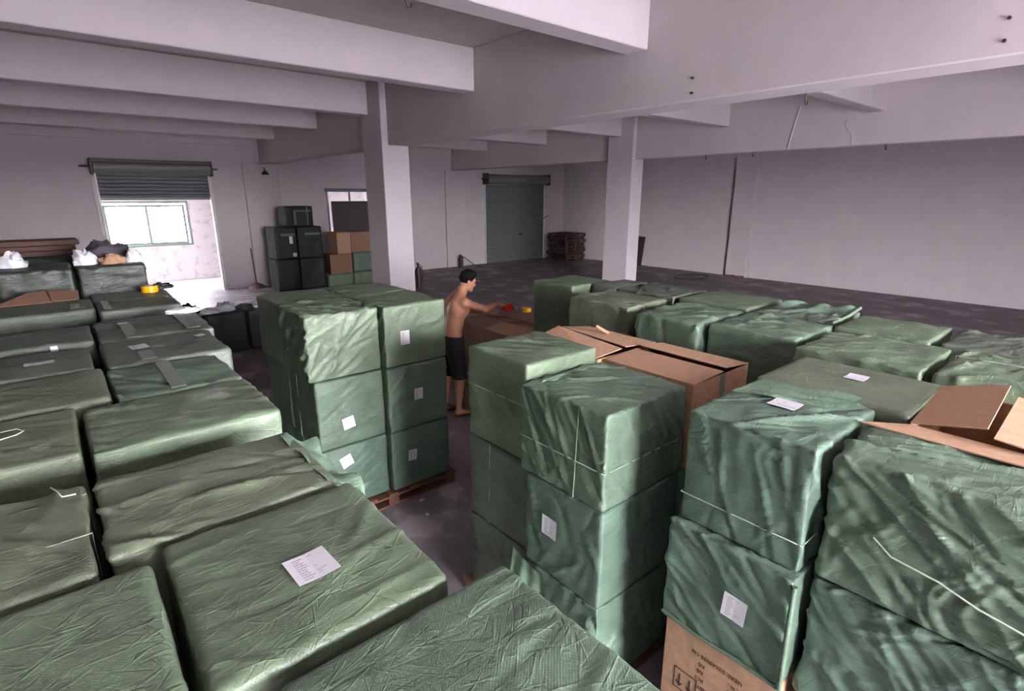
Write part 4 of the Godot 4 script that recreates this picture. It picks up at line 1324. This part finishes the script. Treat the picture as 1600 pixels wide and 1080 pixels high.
func worker() -> void:
	var t := thing("person", "shirtless person in black shorts and glasses leaning over brown cartons with a red tape dispenser", "person", Vector3(3.44, 0, -5.2))
	t.rotation.y = -0.2
	var rw := Vector3(0.55, 1.345, 0.15)
	var lw := Vector3(0.60, 1.165, -0.14)
	var re := Vector3(0.36, 1.315, 0.225)
	var le := Vector3(0.37, 1.23, -0.24)
	var b := Field.new(Vector3(-0.26, -0.02, -0.36), Vector3(0.72, 1.62, 0.36), 0.012)
	for s: float in [-1.0, 1.0]:
		var dx := 0.05 if s > 0 else -0.06
		var hip := Vector3(0.0, 0.9, 0.088 * s)
		var knee := Vector3(0.04 + dx * 0.6, 0.49, 0.1 * s)
		var ank := Vector3(-0.02 + dx, 0.075, 0.1 * s)
		b.bone(hip, knee, 0.088, 0.055, 0.05)
		b.bone(knee, ank, 0.053, 0.035, 0.03)
		b.bone(knee + Vector3(-0.03, -0.08, 0), knee + Vector3(-0.03, -0.2, 0), 0.042, 0.034, 0.04)
		b.bone(ank + Vector3(-0.03, -0.04, 0), ank + Vector3(0.03, -0.035, 0), 0.034, 0.034, 0.03)
		b.bone(ank + Vector3(0.02, -0.035, 0), ank + Vector3(0.16, -0.052, 0.02 * s), 0.034, 0.022, 0.03)
		b.bone(ank + Vector3(0.1, -0.05, 0.03 * s), ank + Vector3(0.18, -0.055, 0.035 * s), 0.024, 0.018, 0.02)
		# shoulders, shoulder blades, pectorals
		b.bone(Vector3(0.10, 1.42, 0.06 * s), Vector3(0.115, 1.405, 0.165 * s), 0.062, 0.058, 0.05)
		b.blob(Vector3(0.02, 1.33, 0.085 * s), Vector3(0.05, 0.09, 0.06), 0.04)
		b.blob(Vector3(0.15, 1.31, 0.07 * s), Vector3(0.055, 0.06, 0.065), 0.04)
		b.bone(Vector3(0.09, 1.44, 0.1 * s), Vector3(0.15, 1.52, 0.02 * s), 0.04, 0.042, 0.05)
	b.bone(Vector3(0, 0.94, -0.075), Vector3(0, 0.94, 0.075), 0.108, 0.108, 0.05)
	b.bone(Vector3(0.01, 1.06, -0.055), Vector3(0.01, 1.06, 0.055), 0.098, 0.098, 0.06)
	b.bone(Vector3(0.03, 1.16, -0.065), Vector3(0.03, 1.16, 0.065), 0.102, 0.102, 0.06)
	b.bone(Vector3(0.075, 1.30, -0.08), Vector3(0.075, 1.30, 0.08), 0.108, 0.108, 0.06)
	b.bone(Vector3(0.13, 1.44, 0), Vector3(0.195, 1.57, 0), 0.056, 0.05, 0.04)
	b.bone(Vector3(0.115, 1.40, 0.175), re, 0.05, 0.037, 0.03)
	b.bone(re, rw, 0.038, 0.025, 0.02)
	b.bone(re.lerp(rw, 0.15), re.lerp(rw, 0.45), 0.039, 0.036, 0.03)
	b.bone(Vector3(0.13, 1.395, -0.175), le, 0.05, 0.037, 0.03)
	b.bone(le, lw, 0.038, 0.025, 0.02)
	b.bone(le.lerp(lw, 0.15), le.lerp(lw, 0.45), 0.039, 0.036, 0.03)
	var st := SurfaceTool.new()
	st.begin(Mesh.PRIMITIVE_TRIANGLES)
	st.set_smooth_group(0)
	b.mesh_into(st)
	# head, tilted down towards the carton
	var hx := Transform3D(Basis(Vector3.UP, -0.15) * Basis(Vector3.BACK, -0.30), Vector3(0.235, 1.625, 0)).scaled_local(Vector3.ONE * 0.93)
	var h := Field.new(Vector3(-0.14, -0.2, -0.12), Vector3(0.15, 0.16, 0.12), 0.0042)
	h.blob(Vector3(-0.012, 0.035, 0), Vector3(0.098, 0.095, 0.076), 0.02)
	h.blob(Vector3(0.03, -0.03, 0), Vector3(0.066, 0.085, 0.062), 0.03)
	h.bone(Vector3(0.03, -0.085, 0.03), Vector3(0.068, -0.1, 0.008), 0.024, 0.02, 0.03)
	h.bone(Vector3(0.03, -0.085, -0.03), Vector3(0.068, -0.1, -0.008), 0.024, 0.02, 0.03)
	h.bone(Vector3(0.078, 0.022, -0.032), Vector3(0.078, 0.022, 0.032), 0.012, 0.012, 0.015)
	h.bone(Vector3(0.088, 0.012, 0), Vector3(0.108, -0.032, 0), 0.008, 0.012, 0.012)
	h.bone(Vector3(0.098, -0.035, -0.012), Vector3(0.098, -0.035, 0.012), 0.009, 0.009, 0.008)
	for s: float in [-1.0, 1.0]:
		h.blob(Vector3(0.086, 0.0, 0.031 * s), Vector3(0.012, 0.012, 0.017), 0.01, true)
		h.blob(Vector3(0.068, -0.03, 0.042 * s), Vector3(0.025, 0.022, 0.018), 0.02)
		h.blob(Vector3(-0.004, -0.008, 0.076 * s), Vector3(0.019, 0.031, 0.010), 0.006)
		h.blob(Vector3(0.004, -0.006, 0.084 * s), Vector3(0.008, 0.016, 0.006), 0.002, true)
	h.bone(Vector3(0.091, -0.062, -0.018), Vector3(0.091, -0.062, 0.018), 0.006, 0.006, 0.006)
	h.bone(Vector3(0.089, -0.075, -0.014), Vector3(0.089, -0.075, 0.014), 0.0065, 0.0065, 0.006)
	h.bone(Vector3(-0.03, -0.06, 0), Vector3(-0.045, -0.2, 0), 0.052, 0.054, 0.03)
	h.mesh_into(st, hx)
	var rb := (rw - re).normalized()
	hand_into(st, Transform3D(Basis(Vector3.UP, -0.15) * Basis(Vector3.BACK, -0.35) * Basis(Vector3.RIGHT, 0.3), rw + rb * 0.03), -1.0, 1.15)
	hand_into(st, Transform3D(Basis(Vector3.UP, 0.25) * Basis(Vector3.BACK, -0.15), lw + (lw - le).normalized() * 0.03), 1.0, 0.5)
	st.generate_normals()
	part("body", st.commit(), M.skin, t)
	# hair
	st = mb()
	st.set_smooth_group(0)
	var a := Field.new(Vector3(-0.14, -0.1, -0.12), Vector3(0.12, 0.17, 0.12), 0.005)
	a.blob(Vector3(-0.016, 0.042, 0), Vector3(0.107, 0.104, 0.084), 0.01)
	a.blob(Vector3(0.03, 0.105, 0), Vector3(0.06, 0.035, 0.06), 0.03)
	a.plane(Vector3(0.062, 0.05, 0), Vector3(1, -0.75, 0).normalized())
	a.plane(Vector3(-0.02, -0.035, 0), Vector3(0.45, -1, 0).normalized())
	a.mesh_into(st, hx)
	part("hair", done(st), M.hair, t)
	st = mb()
	st.set_smooth_group(0)
	var p := Field.new(Vector3(-0.2, 0.42, -0.26), Vector3(0.24, 1.04, 0.26), 0.012)
	p.bone(Vector3(0, 0.93, -0.075), Vector3(0, 0.93, 0.075), 0.124, 0.124, 0.05)
	p.bone(Vector3(0.005, 1.03, -0.06), Vector3(0.005, 1.03, 0.06), 0.112, 0.112, 0.05)
	p.bone(Vector3(0, 0.9, 0.09), Vector3(0.07, 0.44, 0.105), 0.108, 0.094, 0.04)
	p.bone(Vector3(0, 0.9, -0.09), Vector3(0.0, 0.44, -0.105), 0.108, 0.094, 0.04)
	p.plane(Vector3(0, 0.47, 0), Vector3.DOWN)
	p.plane(Vector3(0, 1.0, 0), Vector3(0.1, 1, 0).normalized())
	p.mesh_into(st)
	part("shorts", done(st), M.shorts, t)
	for s: float in [-1.0, 1.0]:
		part("eye", lathe([Vector2(0, -0.011), Vector2(0.008, -0.008), Vector2(0.011, 0), Vector2(0.008, 0.008), Vector2(0, 0.011)], 10), M.plain_paper, t, hx * Vector3(0.076, 0.001, 0.031 * s))
		part("iris", lathe([Vector2(0, -0.005), Vector2(0.005, 0), Vector2(0, 0.005)], 8), M.black, t, hx * Vector3(0.0845, -0.001, 0.031 * s))
	st = mb()
	for s: float in [-1.0, 1.0]:
		var ring := []
		for i in 17:
			var g := TAU * i / 16.0
			ring.append(hx * Vector3(0.103 - 0.006 * absf(cos(g)), 0.002 + 0.017 * sin(g), s * 0.033 + 0.024 * cos(g)))
		tube(st, ring, 0.0022, 6)
		tube(st, [hx * Vector3(0.095, 0.008, s * 0.057), hx * Vector3(0.06, 0.009, s * 0.078), hx * Vector3(-0.005, 0.01, s * 0.083)], 0.0022, 6)
	tube(st, [hx * Vector3(0.1, 0.006, -0.01), hx * Vector3(0.112, 0.01, 0.0), hx * Vector3(0.1, 0.006, 0.01)], 0.0022, 6)
	part("glasses", done(st), M.black, t)
	# the dispenser in the right hand
	var grip := t.transform * (rw + rb * 0.03 + Vector3(0.09, -0.055, 0))
	var dp := thing("tape_dispenser", "bright red tape dispenser in the worker's right hand", "tape dispenser", grip)
	dp.rotation.y = -0.35
	var rl := lathe([Vector2(0.026, -0.025), Vector2(0.046, -0.025), Vector2(0.046, 0.025), Vector2(0.026, 0.025)], 24, true)
	part("tape_roll", rl, M.red, dp, Vector3(0.03, -0.01, 0), Vector3(PI / 2, 0, 0))
	part("side_plate", box(Vector3(-0.05, -0.045, -0.032), Vector3(0.10, 0.03, -0.027), 0.002), M.red, dp)
	part("blade", box(Vector3(0.10, -0.045, -0.032), Vector3(0.108, -0.01, 0.03), 0.001), M.steel, dp)
	part("grip", tube_mesh([Vector3(-0.04, 0.0, -0.028), Vector3(-0.045, 0.0, 0.05)], 0.016, 12), M.red, dp)


func small_things() -> void:
	var rl := lathe([Vector2(0.045, 0.0), Vector2(0.066, 0.0), Vector2(0.066, 0.055), Vector2(0.045, 0.055)], 28, true)
	for k in 2:
		var t := thing("tape_roll", ["roll of yellow packing tape on a bale of the left block", "roll of yellow packing tape on the carton beyond the worker's hands"][k], "tape roll", [Vector3(0.60, 1.757, -5.78), Vector3(4.66, 1.108, -5.22)][k], "yellow tape rolls")
		part("tape", rl, M.yellow, t)
		part("core", lathe([Vector2(0.040, 0.0), Vector2(0.045, 0.0), Vector2(0.045, 0.055), Vector2(0.040, 0.055)], 28, true), M.card, t)
	# cloth bundle and bags on the tall bale by the shutter
	bundle("cloth_bundle", "crumpled dark grey cloth bundle on the tall bale in front of the bright doorway", "cloth", Vector3(0.38, 1.99, -6.48), Vector3(0.21, 0.17, 0.16), M.cloth_grey, 1)
	bundle("plastic_bag", "white bag beside the grey cloth bundle, left of it", "bag", Vector3(0.20, 1.99, -6.25), Vector3(0.09, 0.12, 0.09), M.plastic_white, 2)
	bundle("paper_bag", "tan paper scrap under the right end of the grey cloth bundle", "bag", Vector3(0.40, 1.99, -6.2), Vector3(0.10, 0.08, 0.07), M.card, 3)
	bundle("plastic_bag", "pale grey bag at the right end of the tall bale, beside the grey cloth", "bag", Vector3(0.57, 1.99, -6.22), Vector3(0.06, 0.11, 0.06), M.plastic_white, 4)
	bundle("plastic_bag", "small white bag on the dark bale at the left edge", "bag", Vector3(-0.30, 1.985, -6.45), Vector3(0.09, 0.12, 0.09), M.plastic_white, 5)
	bundle("plastic_bag", "white plastic scrap on the bale edge by the gap behind the left block", "bag", Vector3(0.66, 1.752, -4.6), Vector3(0.11, 0.035, 0.05), M.plastic_white, 6)
	bundle("cloth_bundle", "small black rag behind the yellow tape roll at the bale corner", "cloth", Vector3(0.70, 1.755, -5.95), Vector3(0.10, 0.05, 0.07), M.black, 7)
	var bg := "crumpled plastic on the low dark cartons"
	for i in 6:
		bundle("plastic_bag", ["white plastic at the left end of the low dark cartons", "black crumpled plastic second from the left on the low dark cartons", "small white plastic lump third from the left on the low dark cartons", "high white plastic heap near the middle of the low dark cartons", "grey rag on the low dark cartons by the middle stack", "white plastic on the low dark cartons touching the middle stack's outline"][i], "bag", Vector3(1.25 + 0.27 * i, 0.70, -9.95 - 0.08 * (i % 2)), Vector3(0.16, [0.10, 0.16, 0.08, 0.14, 0.09, 0.1][i], 0.12), [M.plastic_white, M.black, M.plastic_white, M.plastic_white, M.cloth_grey, M.plastic_white][i], 10 + i, bg)
	# dark planks on a stack behind the left block
	under([-0.95, 0.14, 0, 0, -7.9, -7.15], [0.0, 0.68, 1.36, 2.0], "beneath the dark planks behind the left block", {"group": "dark bales carrying planks", "tone": 5})
	for i in 3:
		var t := thing("plank", ["lower dark plank lying behind the left block", "middle dark reddish plank lying behind the left block", "topmost dark reddish plank lying behind the left block"][i], "plank", Vector3(-0.40, 2.003 + i * 0.052, -7.4), "dark planks behind the left block")
		t.rotation = Vector3(0, 0.04 * (i - 1), 0)
		part("board", box(Vector3(-0.62, 0, -0.18), Vector3(0.55 + 0.03 * i, 0.05, 0.18), 0.006), M.wood_dark, t)
	# litter on the aisle floor
	for i in 4:
		var p: Vector3 = [Vector3(2.10, 0.0, -3.72), Vector3(2.02, 0.0, -3.5), Vector3(2.9, 0, -4.6), Vector3(2.55, 0, -3.2)][i]
		var t := thing("paper_scrap", "tiny white scrap lying on the floor of the aisle by the middle stack", "scrap", p, "white scraps on the aisle floor")
		part("sheet", box(Vector3(-0.022, 0.0005, -0.012), Vector3(0.02, 0.006, 0.012), 0.002, Transform3D(Basis(Vector3.UP, i * 1.3), Vector3.ZERO)), M.plain_paper, t)


func bundle(called: String, label: String, cat: String, at: Vector3, r: Vector3, m: Material, sd: int, group := "") -> void:
	var t := thing(called, label, cat, at, group)
	var st := mb()
	st.set_smooth_group(0)
	var nu := 20
	var nv := 10
	var f := func(i: int, j: int) -> Vector3:
		var a := TAU * (i % nu) / nu
		var b := PI * 0.5 * j / nv
		var d := Vector3(cos(a) * cos(b), sin(b), sin(a) * cos(b))
		var k := 1.0 + 0.5 * fold.get_noise_3dv(d * 1.1 + Vector3.ONE * sd * 3.7) - 0.15
		var q := d * r * k
		return Vector3(q.x, maxf(q.y, 0.001), q.z)
	for i in nu:
		for j in nv:
			var a: Vector3 = f.call(i, j)
			var c: Vector3 = f.call(i + 1, j + 1)
			quad(st, a, f.call(i + 1, j), c, f.call(i, j + 1), (a + c) / 2)
	part("crumple", done(st), m, t)
